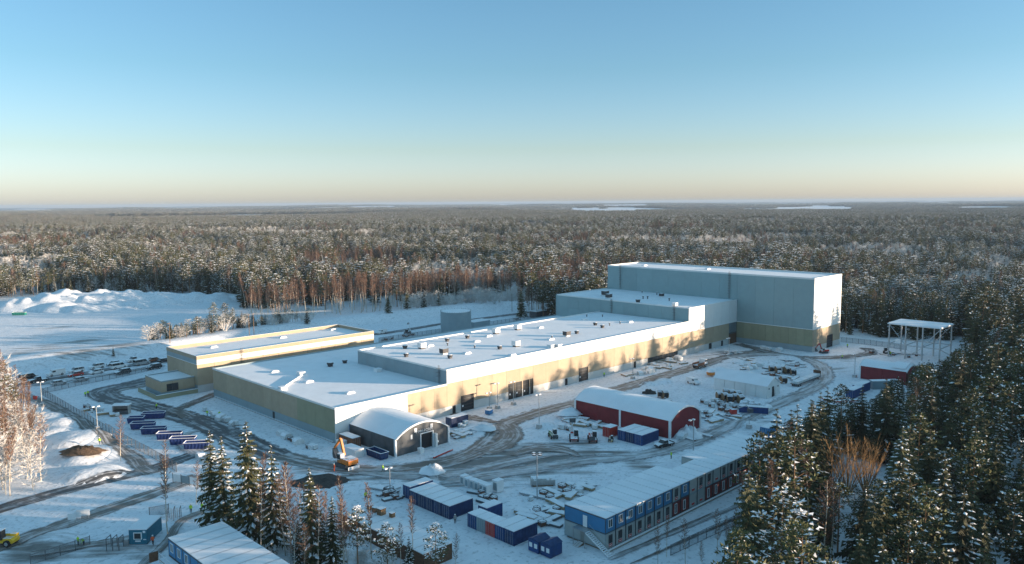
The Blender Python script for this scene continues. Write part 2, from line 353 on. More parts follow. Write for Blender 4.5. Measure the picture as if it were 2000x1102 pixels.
# ------------------------------------------------------------------ roads
def road_mat(name, dark, light, cover, edge=.22, sx=.05):
    m = bpy.data.materials.new(name); m.use_nodes = True; MAT[name] = m
    t = m.node_tree; N = t.nodes; L = t.links; p = N['Principled BSDF']; p.inputs['Roughness'].default_value = .6; p.inputs['Specular IOR Level'].default_value = .3
    uv = N.new('ShaderNodeUVMap'); uv.uv_map = 'UVMap'
    sp = N.new('ShaderNodeSeparateXYZ'); L.new(uv.outputs[0], sp.inputs[0])
    mp = N.new('ShaderNodeMapping'); mp.inputs['Scale'].default_value = (sx, 5., 1); L.new(uv.outputs[0], mp.inputs[0])
    n = N.new('ShaderNodeTexNoise'); n.inputs['Scale'].default_value = 1.6; n.inputs['Detail'].default_value = 7; n.inputs['Roughness'].default_value = .62; L.new(mp.outputs[0], n.inputs['Vector'])
    g = N.new('ShaderNodeNewGeometry'); n2 = N.new('ShaderNodeTexNoise'); n2.inputs['Scale'].default_value = .5; n2.inputs['Detail'].default_value = 6; L.new(g.outputs['Position'], n2.inputs['Vector'])
    def M(op, a, b=None):
        q = N.new('ShaderNodeMath'); q.operation = op
        for i, s in enumerate((a, b)):
            if s is None: continue
            if isinstance(s, (int, float)): q.inputs[i].default_value = s
            else: L.new(s, q.inputs[i])
        return q.outputs[0]
    def R(v, a, b, c=0., d=1.):
        q = N.new('ShaderNodeMapRange'); q.inputs[1].default_value = a; q.inputs[2].default_value = b; q.inputs[3].default_value = c; q.inputs[4].default_value = d; L.new(v, q.inputs[0]); return q.outputs[0]
    e = M('ABSOLUTE', M('SUBTRACT', sp.outputs[1], .5))                       # 0 centre .. .5 edge
    ed = R(M('ADD', e, M('MULTIPLY', M('SUBTRACT', n2.outputs[0], .5), edge*1.6)), .5-edge, .5-edge*.35, 1., 0.)
    snow = R(M('ADD', M('MULTIPLY', n.outputs[0], .7), M('MULTIPLY', n2.outputs[0], .3)), .5-.25*(cover-.5)-.06, .5-.25*(cover-.5)+.09)
    mx = N.new('ShaderNodeMix'); mx.data_type = 'RGBA'; mx.inputs[6].default_value = (*dark, 1); mx.inputs[7].default_value = (*light, 1); L.new(n.outputs[0], mx.inputs[0])
    m2 = N.new('ShaderNodeMix'); m2.data_type = 'RGBA'; L.new(M('MULTIPLY', snow, .85), m2.inputs[0]); L.new(mx.outputs[2], m2.inputs[6]); m2.inputs[7].default_value = (.66, .67, .70, 1)
    L.new(m2.outputs[2], p.inputs['Base Color'])
    b = N.new('ShaderNodeBump'); b.inputs['Strength'].default_value = .4; b.inputs['Distance'].default_value = .15; L.new(n.outputs[0], b.inputs['Height']); L.new(b.outputs[0], p.inputs['Normal'])
    tr = N.new('ShaderNodeBsdfTransparent'); mix = N.new('ShaderNodeMixShader'); L.new(ed, mix.inputs[0]); L.new(tr.outputs[0], mix.inputs[1]); L.new(p.outputs[0], mix.inputs[2])
    L.new(mix.outputs[0], N['Material Output'].inputs[0])
road_mat('road_wet', (.035, .036, .04), (.12, .12, .125), .30, .16)
road_mat('road_ice', (.095, .085, .076), (.25, .23, .21), .36, .22)
road_mat('road_brown', (.075, .06, .05), (.17, .15, .135), .30, .30)
road_mat('road_faint', (.13, .12, .11), (.36, .35, .35), .55, .30)
def spline(pts, step=1.6):
    P = [Vector((*p, 0)) for p in pts]; P = [P[0]*2-P[1]]+P+[P[-1]*2-P[-2]]; out = []
    for i in range(1, len(P)-2):
        n = max(2, int((P[i+1]-P[i]).length/step))
        for k in range(n):
            t = k/n; a, b, c, d = P[i-1:i+3]
            out.append(.5*((2*b)+(c-a)*t+(2*a-5*b+4*c-d)*t*t+(3*b-a-3*c+d)*t**3))
    out.append(P[-2]); return out
_rz = [0.05]
def road(name, pxs, width, material, world=False, taper=False):
    pts = spline(pxs if world else [at(*q) for q in pxs]); nv = 7; vs = []; fs = []; uvs = []; u = 0
    _rz[0] += .008
    for i, p in enumerate(pts):
        a = pts[max(0, i-1)]; b = pts[min(len(pts)-1, i+1)]; t = (b-a).normalized(); nrm = Vector((-t.y, t.x, 0)); u += (p-pts[i-1]).length if i else 0
        wd = width*(1 if not taper else min(1, .25+i/6, .25+(len(pts)-1-i)/6))
        for k in range(nv):
            q = p+nrm*wd*(k/(nv-1)-.5); vs.append((q.x, q.y, 0)); uvs.append((u, k/(nv-1)))
    z = gz(np.array([q[0] for q in vs]), np.array([q[1] for q in vs]))
    vs = [(q[0], q[1], zz+_rz[0]) for q, zz in zip(vs, z)]
    for i in range(len(pts)-1):
        for k in range(nv-1): a = i*nv+k; fs.append((a, a+1, a+nv+1, a+nv))
    m_ = bpy.data.meshes.new(name); m_.from_pydata(vs, [], fs); m_.materials.append(MAT[material])
    uvl = m_.uv_layers.new(name='UVMap'); li = [l.vertex_index for l in m_.loops]
    uvl.data.foreach_set('uv', [c for i in li for c in uvs[i]]); m_.polygons.foreach_set('use_smooth', [True]*len(fs))
    if m_.polygons[0].normal.z < 0: m_.flip_normals()
    return tag(obj(name, m_), kind='structure')
road('road', [(-200, 1038), (-60, 1012), (0, 994), (90, 968), (200, 940), (290, 918), (350, 898), (400, 880)], 6.2, 'road_wet')
road('road', [(-120, 1110), (0, 1068), (80, 1040), (160, 1012), (260, 978), (340, 950), (390, 930)], 6.5, 'road_ice')
road('path', [(300, 925), (277, 912), (262, 895), (230, 875), (185, 843), (135, 812), (90, 788), (40, 770)], 5.5, 'road_ice')
road('yard_road', [(285, 752), (225, 762), (215, 775), (262, 792), (330, 806), (400, 826), (470, 855), (530, 884), (610, 905), (700, 918), (780, 916), (860, 905), (925, 885), (965, 855), (990, 828), (1050, 806), (1130, 786), (1230, 754), (1340, 722), (1430, 696), (1500, 684)], 9, 'road_ice')
road('yard_road', [(300, 740), (250, 752), (200, 764), (215, 778), (262, 788), (330, 806), (400, 828), (480, 866), (540, 892)], 11, 'road_wet')
road('track', [(330, 806), (370, 790), (400, 778), (425, 768)], 6, 'road_brown')
road('track', [(330, 800), (350, 806), (372, 815)], 8, 'road_brown')
road('yard_road', [(1440, 672), (1480, 682), (1530, 694), (1590, 699), (1650, 697), (1700, 690), (1690, 680)], 8, 'road_brown')
road('yard_road', [(1430, 698), (1500, 692), (1560, 699), (1600, 712), (1612, 735), (1590, 758), (1545, 778), (1490, 802), (1420, 835), (1340, 868), (1250, 890), (1170, 898)], 9, 'road_faint')
road('yard_road', [(985, 830), (1000, 850), (980, 870), (940, 885)], 9, 'road_ice')
road('track', [(860, 800), (900, 812), (950, 822), (985, 828)], 6, 'road_brown', taper=True)
road('track', [(700, 925), (800, 930), (900, 925), (990, 905), (1060, 890), (1110, 888)], 8, 'road_faint', taper=True)
road('track', [(860, 945), (950, 930), (1050, 915), (1150, 900), (1240, 893)], 9, 'road_faint', taper=True)
road('track', [(1000, 890), (1050, 876), (1100, 880), (1130, 892)], 8, 'road_ice', taper=True)
road('track', [(390, 842), (360, 850), (365, 872), (400, 890), (450, 905)], 7, 'road_faint', taper=True)
road('back_road', [(-60, 778), (0, 765), (60, 748), (150, 733), (240, 717), (330, 702), (430, 688), (560, 672), (680, 658), (760, 650), (870, 632), (960, 620), (1085, 604), (1150, 596)], 5.5, 'road_wet')
road('back_road', [(40, 756), (150, 741), (240, 727), (320, 714)], 6, 'road_faint')
road('track', [(1190, 1094), (1290, 1052), (1400, 1006), (1500, 962)], 1.6, 'road_faint')
road('track', [(1230, 1104), (1330, 1060), (1440, 1012), (1520, 975)], .9, 'road_brown', taper=True)
road('track', [(1200, 1085), (1260, 1062), (1330, 1030), (1400, 1000)], .8, 'road_brown', taper=True)
road('path', [(395, 1000), (360, 1015), (345, 1030), (330, 1055), (300, 1085), (270, 1110)], 2.4, 'road_ice')
road('path', [(260, 1052), (220, 1058), (150, 1070), (60, 1085)], 3.2, 'road_ice')
# ------------------------------------------------------------------ trees
rnd = random.Random(5)
U = rnd.uniform
def spruce(seed, h=20., r=3.1, snow=.6, nw=19):
    q = random.Random(seed); u = q.uniform; t = MB(); c = MB()
    pts = [(0, 0, -.4), (u(-.1, .1), u(-.1, .1), h*.5), (0, 0, h)]
    t.tube(pts[0], pts[1], .24, .14, 6); t.tube(pts[1], pts[2], .14, .02, 5)
    for i in range(nw):
        f = i/(nw-1); z = h*(.10+.885*f**.93); L0 = r*(1-f)**.78+.28; nb = 8 if f < .75 else 6
        a0 = u(0, 6.28)
        for b in range(nb):
            a = a0+6.283*b/nb+u(-.25, .25); L = L0*u(.7, 1.18); ca, sa = math.cos(a), math.sin(a); zz = z+u(-.3, .3)
            dr = L*u(.22, .42)*(1-.5*f); wid = L*.27+.14
            sp = []
            for k in range(5):
                g = k/4; sp.append(Vector((ca*L*g, sa*L*g, zz-dr*(g**1.15)+(.12*L if g == 1 else 0)*(.5))))
            lat = Vector((-sa, ca, 0))
            for k in range(4):
                p0, p1 = sp[k], sp[k+1]; wk = wid*(1-.55*k/4)*u(.75, 1.25)
                for s in (-1, 1):
                    mid = (p0+p1)*.5; out = mid+lat*s*wk+Vector((ca, sa, 0))*L*.10; out.z -= wk*u(.75, 1.4)
                    c.add([p0, p1, out], [(0, 1, 2)] if s > 0 else [(1, 0, 2)], 0)
                    if k < 3:
                        o2 = p1+lat*s*wk*.75+Vector((ca, sa, 0))*L*.14; o2.z -= wk*u(.8, 1.5)
                        c.add([p0*.35+p1*.65, p1, o2], [(0, 1, 2)] if s > 0 else [(1, 0, 2)], 0)
            if q.random() < snow*(1.1-.35*f):
                up = Vector((0, 0, .10))
                for k0, k1 in ((1, 3), (2, 4)):
                    if q.random() < .25: continue
                    pa, pb = sp[k0]+up, sp[k1]+up*.7; wm = wid*u(.3, .55)*(1-.12*k0); md = (pa+pb)*.5+Vector((0, 0, .10+.35*wm))
                    l1 = md+lat*wm; l1.z -= wm*.9; l2 = md-lat*wm; l2.z -= wm*.9
                    c.add([pa, l1, pb, l2, md], [(0, 4, 1), (1, 4, 2), (2, 4, 3), (3, 4, 0)], 1)
    return t, c, ('spruce_bark',), ('spruce_needles', 'tree_snow')
def pine(seed, h=20., r=2.9, snow=.45, lo=.42):
    q = random.Random(seed); u = q.uniform; t = MB(); c = MB()
    k = u(-.4, .4); t.tube((0, 0, -.4), (k*.4, u(-.2, .2), h*.5), .23, .16, 6); t.tube((k*.4, 0, h*.5), (0, 0, h*.97), .16, .03, 5)
    n = 26
    for i in range(n):
        f = (i+u(0, .9))/n; z = h*(lo+(1-lo)*f); R = r*(math.sin(min(1, f*1.25+.25)*math.pi*.5))*(1-max(0, f-.45)*1.4)+.25
        a = i*2.4+u(-.4, .4); d = R*u(.5, 1.08) if f < .93 else 0
        cx, cy = math.cos(a)*d, math.sin(a)*d; s = u(.95, 1.5)*(1.08-.42*f)
        t.tube((0, 0, z-.25*d-.3), (cx, cy, z-.1), .05, .02, 3, cap=False)
        sn = min(1., snow*u(.5, 1.7))
        for j in range(56):
            v = Vector((u(-1, 1), u(-1, 1), u(-.6, .75)))
            if v.length > 1.1: continue
            p = Vector((cx, cy, z))+Vector((v.x*s*1.2, v.y*s*1.2, v.z*s*.62))
            di = (Vector((v.x, v.y, v.z*.5+.35))+Vector((u(-.5, .5), u(-.5, .5), u(-.3, .4)))).normalized(); ln = u(.34, .62)*(.75+.3*s)
            side = di.cross(Vector((u(-1, 1), u(-1, 1), u(-1, 1)))).normalized()*ln*.36
            m = 0
            if v.z > .12 and q.random() < sn:
                m = 1; di = Vector((di.x, di.y, di.z*.35+u(-.5, .35))).normalized(); side = di.cross(Vector((u(-.7, .7), u(-.7, .7), 1))).normalized()*ln*.42; p.z += .14; ln *= 1.1
            c.add([p-side, p+side, p+di*ln], [(0, 1, 2)], m)
    return t, c, ('pine_bark',), ('pine_needles', 'tree_snow')
def birch(seed, h=20., r=2.0, twig='birch_twig', lo=.38, nbr=46, tw=15, bark='birch_bark', w=.045, up=1.2):
    q = random.Random(seed); u = q.uniform; t = MB(); c = MB()
    p = Vector((0, 0, -.3)); dv = Vector((u(-.05, .05), u(-.05, .05), 1)); seg = 6; R = .15*h/20+.02; spine = [p.copy()]
    for i in range(seg):
        n = p+dv*h*1.01/seg; t.tube(p, n, R*(1-i/seg*.86), R*(1-(i+1)/seg*.86), 5, cap=False); p = n; dv = (dv+Vector((u(-.05, .05), u(-.05, .05), 0))).normalized(); spine.append(p.copy())
    def sp(f): k = min(seg-1, int(f*seg)); return spine[k].lerp(spine[k+1], f*seg-k)
    for i in range(nbr):
        f = lo+(1-lo)*((i+u(0, 1))/nbr); a = i*2.4+u(-.5, .5); L = r*(.35+1.0*math.sin(math.pi*min(1, (f-lo)/(1-lo)*.85+.15)))*u(.6, 1.1)
        b0 = sp(f); di = Vector((math.cos(a), math.sin(a), up*u(.6, 1.3))).normalized(); b1 = b0+di*L
        t.tube(b0, b1, .028*h/20+.008, .008, 3, m=1, cap=False)
        for j in range(tw):
            g = u(.15, 1.); s0 = b0.lerp(b1, g); td = (di+Vector((u(-.9, .9), u(-.9, .9), u(-.5, .8)))).normalized(); ln = u(.45, 1.15)*L*.5+.25
            sd_ = td.cross(Vector((u(-1, 1), u(-1, 1), u(-1, 1)))).normalized()*w*u(.7, 1.4); e = s0+td*ln; e.z -= ln*.12
            c.add([s0-sd_, s0+sd_, e], [(0, 1, 2)], 0)
    return t, c, (bark, twig), (twig,)
def broom(seed, h=11., twig='willow_twig', n=16, spread=.55, w=.03, bark='willow_twig', tw=26):
    q = random.Random(seed); u = q.uniform; t = MB(); c = MB()
    for i in range(n):
        a = 2.4*i; k = spread*math.sqrt((i+.5)/n)*u(.8, 1.1); d = Vector((math.cos(a)*k, math.sin(a)*k, 1)).normalized(); L = h*u(.72, 1.03)
        b = Vector((math.cos(a)*.25, math.sin(a)*.25, -.2)); mid = b+d*L*.5; e = b+d*L+Vector((0, 0, L*.06))
        t.tube(b, mid, .10, .06, 4, cap=False); t.tube(mid, e, .06, .015, 4, cap=False)
        for j in range(tw):
            g = u(.3, 1); s0 = (b.lerp(mid, g*2) if g < .5 else mid.lerp(e, g*2-1)); td = (d+Vector((u(-.7, .7), u(-.7, .7), u(-.2, .5)))).normalized(); ln = u(.12, .3)*h*(1.15-g*.6)
            sd_ = td.cross(Vector((u(-1, 1), u(-1, 1), u(-1, 1)))).normalized()*w; c.add([s0-sd_, s0+sd_, s0+td*ln], [(0, 1, 2)], 0)
    return t, c, (bark,), (twig,)
TPL = {}
def template(kind, gens):
    L = []
    for k, (t, c, tm, cm) in enumerate(gens):
        a = t.mesh('trunk', list(tm)); 
        me = bpy.data.meshes.new('crown'); me.from_pydata(c.v, [], c.f)
        for q in cm: me.materials.append(MAT[q])
        if len(cm) > 1: me.polygons.foreach_set('material_index', c.m)
        L.append((a, me))
    TPL[kind] = L
template('spruce', [spruce(1, 20, 3.0, .62), spruce(2, 20, 2.5, .5, 21), spruce(3, 20, 3.4, .25), spruce(4, 20, 2.7, .75, 18), spruce(5, 20, 3.0, .14, 20)])
template('pine', [pine(11, 20, 3.2, .5), pine(12, 20, 3.7, .65, .36), pine(13, 20, 2.9, .4, .5), pine(14, 20, 3.5, .85, .4), pine(15, 20, 3.2, .12, .42), pine(16, 20, 3.6, .22, .36)])
template('birch', [birch(21, 20, 1.9), birch(22, 20, 1.5, lo=.45, up=1.6), birch(23, 20, 2.3, lo=.32), birch(24, 20, 1.6, lo=.5, up=2.)])
template('frosted', [birch(31, 8, 1.9, 'frost_twig', .1, 40, 14, w=.05, up=.8), birch(32, 8, 2.4, 'frost_twig', .08, 44, 14, w=.055, up=.6), broom(33, 6, 'frost_twig', 12, .7, .05, 'frost_twig')])
template('broom', [broom(41, 12, n=20), broom(42, 9, 'birch_twig', 10, .45, .03, 'birch_bark')])
TH0 = {'spruce': 20., 'pine': 20., 'birch': 20., 'frosted': 8., 'broom': 12.}
NAME = {'spruce': 'spruce_tree', 'pine': 'pine_tree', 'birch': 'birch_tree', 'frosted': 'frosted_shrub', 'broom': 'leafless_tree'}
PROTO = {}     # kind, template -> (trunk object, crown object)
def tree(kind, k, x, y, h, rz, label, group=None, cat='tree', wide=1.):
    k = k % len(TPL[kind]); s = h/TH0[kind]
    e = thing(NAME[kind], label, cat, (x, y, gz1(x, y)), rz, group); e.scale = (s*wide, s*wide, s)
    tm, cm = TPL[kind][k]; a = obj('trunk', tm, e); b = obj('crown', cm, e)
    PROTO.setdefault((kind, k), (a, b)); return e

def inpoly(x, y, poly):
    x = np.asarray(x); y = np.asarray(y); r = np.zeros(x.shape, bool); n = len(poly)
    for i in range(n):
        (x1, y1), (x2, y2) = poly[i], poly[i-1]
        c = ((y1 > y) != (y2 > y)) & (x < (x2-x1)*(y-y1)/((y2-y1) if y2 != y1 else 1e-9)+x1); r ^= c
    return r
CLEAR = [at(*q) for q in ((-330, 1102), (-330, 640), (-100, 600), (0, 584), (120, 574), (260, 572), (400, 576), (470, 592), (490, 632), (560, 626), (620, 620), (770, 606), (860, 596), (950, 589), (1040, 586))]
CLEAR += [(296, 300), (300, 262), (345, 258), (346, 180)] + [at(*q) for q in ((1655, 655), (1740, 662), (1880, 668), (1905, 690), (1862, 712), (1800, 735), (1740, 770), (1660, 812), (1585, 850), (1545, 905), (1515, 960), (1500, 1010), (1470, 1060), (1440, 1110))]
CLEAR += [at(1400, 2600), at(300, 2600), at(-330, 2600), at(-900, 1400)]
GROVE = [at(*q) for q in ((-160, 960), (-160, 742), (18, 752), (40, 800), (66, 850), (96, 935), (60, 965), (0, 978))]
def gen(spacing, dmin, dmax, a0, a1, jit=.9):
    """jittered points in a sector round the camera"""
    n = int(dmax/spacing)+2; g = np.arange(-n, n+1)*spacing
    x, y = np.meshgrid(g, g); x = x.ravel()+(np.random.rand(x.size)-.5)*spacing*jit; y = y.ravel()+(np.random.rand(y.size)-.5)*spacing*jit
    d = np.hypot(x, y); a = np.degrees(np.arctan2(y, x)); m = (d > dmin) & (d < dmax) & (a > a0) & (a < a1); return x[m], y[m]
AZ = math.degrees(TH)
P = [gen(6.0, 62, 640, AZ-60, AZ+37), gen(7.2, 640, 2050, AZ-37, AZ+37)]
x = np.concatenate([p[0] for p in P]); y = np.concatenate([p[1] for p in P]); d = np.hypot(x, y)
keep = ~inpoly(x, y, CLEAR)
keep &= ~((d < 640) & (np.degrees(np.arctan2(y, x)) < AZ-36) & (d > 420))
FIELD = lambda x, y: vn(x*.8+y*.25, y-.3*x, 330, 21)*.65+vn(x, y, 120, 22)*.35
keep &= ~((FIELD(x, y) > .70) & (d > 800))
# glades
keep &= (vn(x, y, 26, 23) < .86) | (d < 300)
x, y = x[keep], y[keep]
ex, ey = gen(2.7, 300, 540, AZ-30, AZ+25); el = pl_dist(ex, ey, BERM); em = (el < -1) & (el > -30) & (ex > 178) & (ex < 318) & (ey > 300) & ~inpoly(ex, ey, CLEAR); nex = len(x)
x = np.concatenate([x, ex[em]]); y = np.concatenate([y, ey[em]]); d = np.hypot(x, y)
b1 = vn(x, y, 60, 25)*.55+vn(x, y, 190, 26)*.45
lb = pl_dist(x, y, BERM)
belt = (lb < 0) & (lb > -48) & (x > 178) & (x < 345) & (y > 296)
left = inpoly(x, y, [at(*q) for q in ((-50, 590), (480, 600), (500, 560), (-50, 560))])
R1 = np.random.rand(len(x)); R2 = np.random.rand(len(x)); R3 = np.random.rand(len(x))
kind = np.where(R1 < .66, 1, 0)                       # 0 spruce 1 pine 2 birch
kind = np.where((vn(x, y, 140, 29) > .58) & (R2 < .6), 0, kind)
kind = np.where((b1 > .60) & (R2 < .82), 2, kind); kind = np.where(R2 > .965, 2, kind)
kind = np.where(belt & (R2 < .86), 2, kind); kind[nex:] = 2
rightn = (d < 420) & (np.degrees(np.arctan2(y, x)) < AZ)
kind = np.where(rightn & (kind == 2) & (R3 < .72), np.where(R1 < .5, 0, 1), kind)
kind = np.where(rightn & (kind == 1) & (R3 < .3), 0, kind)
hh = np.where(kind == 0, 11+11*R2**.8, np.where(kind == 1, 14.+7.5*R2, 13+6.5*R2))*(.74+.36*vn(x, y, 85, 27)+.12*vn(x, y, 24, 28))
hh = np.where(belt & (kind == 2), 17+5*R3, hh)
# young growth at the forest edges
small = (R3 > .90); hh = np.where(small & (kind != 2), hh*.5, hh)
# the birches along the berm stand a little apart
thin = belt & (np.random.rand(len(x)) < .05); keep = ~thin
x, y, d, kind, hh, R1, R2, R3, belt, left = [q[keep] for q in (x, y, d, kind, hh, R1, R2, R3, belt, left)]
zz = gz(x, y)
hh = np.where((x > 190) & (x < 340) & (y > 20) & (y < 72) & (R3 < .24) & (kind != 2), np.maximum(hh, 15)+6.5, hh)
SKX = [1440, 1490, 1520, 1600, 1640, 1700, 1725, 1760, 1800, 1850, 1880, 1930, 1965, 2000, 2060]
SKY = [905, 830, 812, 800, 790, 780, 752, 725, 705, 695, 672, 652, 625, 615, 600]
for i in np.where((d < 330) & (np.degrees(np.arctan2(y, x)) < AZ))[0]:
    p1 = project(x[i], y[i], zz[i]+hh[i])
    if 1440 < p1[0] < 2060 and p1[1] > 0:
        lim = np.interp(p1[0], SKX, SKY)+12*R3[i]
        p0 = project(x[i], y[i], zz[i])
        if 1590 < p0[0] < 1735 and p0[1] > 960: lim = max(lim, 955-25*R3[i])
        if 1605 < p0[0] < 1722 and 885 < p0[1] < 985: hh[i] = 0
        while p1[1] < lim and hh[i] > 1: hh[i] -= .5; p1 = project(x[i], y[i], zz[i]+hh[i])
bx0, by0 = at(1658, 962)
for i in np.where(d < 420)[0]:
    ax, ay = x[i]-bx0, y[i]-by0; D_ = ax*.607-ay*.795; pe = abs(ax*.795+ay*.607)
    if 2 < D_ < 190 and pe < 6.5: hh[i] = min(hh[i], 3.5+.112*D_)
tid = (R3*97).astype(int)
rt = (d < 420) & (np.degrees(np.arctan2(y, x)) < AZ)
tid = np.where(rt & (kind == 0) & (R1 < .8), np.where(R1 < .4, 2, 4), tid); tid = np.where(rt & (kind == 1) & (R1 < .8), np.where(R1 < .4, 4, 5), tid)
keep = hh > 5.5
x, y, d, kind, hh, R1, R2, R3, zz, tid = [q[keep] for q in (x, y, d, kind, hh, R1, R2, R3, zz, tid)]
KN = ['spruce', 'pine', 'birch']
def zone(x, y, d):
    a = math.degrees(math.atan2(y, x))
    if a < AZ and d < 235: return 'in the dark stand beside the long barrack'
    if a < AZ and y < 135: return 'at the forest edge near the canopy and red shed'
    if a < AZ+4 and x > 255: return 'in the forest behind the tallest building'
    if a > AZ+13: return 'in the forest behind the snow heaps'
    return 'in the forest above the embankment behind the hall'
def size(h): return 'young ' if h < 10 else 'tall ' if h > 17 else 'mid-sized '
SHORT = {'spruce': 'dark spruce with snowy branches ', 'pine': 'pine with snowy crown ', 'birch': 'bare pale-trunked birch '}
LBL = {'spruce': 'dark green spruce with snow on its branches in the forest', 'pine': 'tall pine with bare lower trunk and snowy crown in the forest', 'birch': 'bare birch with thin pale trunk and reddish twigs in the forest'}
stuffpts = {0: [], 1: [], 2: [], 3: []}
frp = (vn(x, y, 95, 51)*.6+vn(x, y, 260, 52)*.4 > .64) & (d > 520) & (R1 < .7)
for k in range(3):
    ii = np.where(kind == k)[0]; vis = []
    for i in ii[d[ii] < 620]:
        p0 = project(x[i], y[i], zz[i]); p1 = project(x[i], y[i], zz[i]+hh[i])
        if -5 < p0[0] < 2005 and p1[1] < 1100 and p0[1] > 0: vis.append((-(p0[1]-p1[1]), i))
    vis.sort(); near = set(i for _, i in vis[:(290, 270, 250)[k]])
    for i in ii:
        if i in near: tree(KN[k], int(tid[i]), x[i], y[i], hh[i], R1[i]*6.28, size(hh[i])+SHORT[KN[k]]+zone(x[i], y[i], d[i]), size(hh[i])+KN[k]+' trees '+zone(x[i], y[i], d[i]), wide=1.0+.45*R1[i])
        elif frp[i]: stuffpts[3].append((x[i], y[i], zz[i], hh[i]/8.*.75, R1[i]*6.28, int(tid[i]) % 2, 1.3))
        else: stuffpts[k].append((x[i], y[i], zz[i], hh[i]/20., R1[i]*6.28, int(tid[i]) % len(TPL[KN[k]]), 1.0+.4*R2[i]))

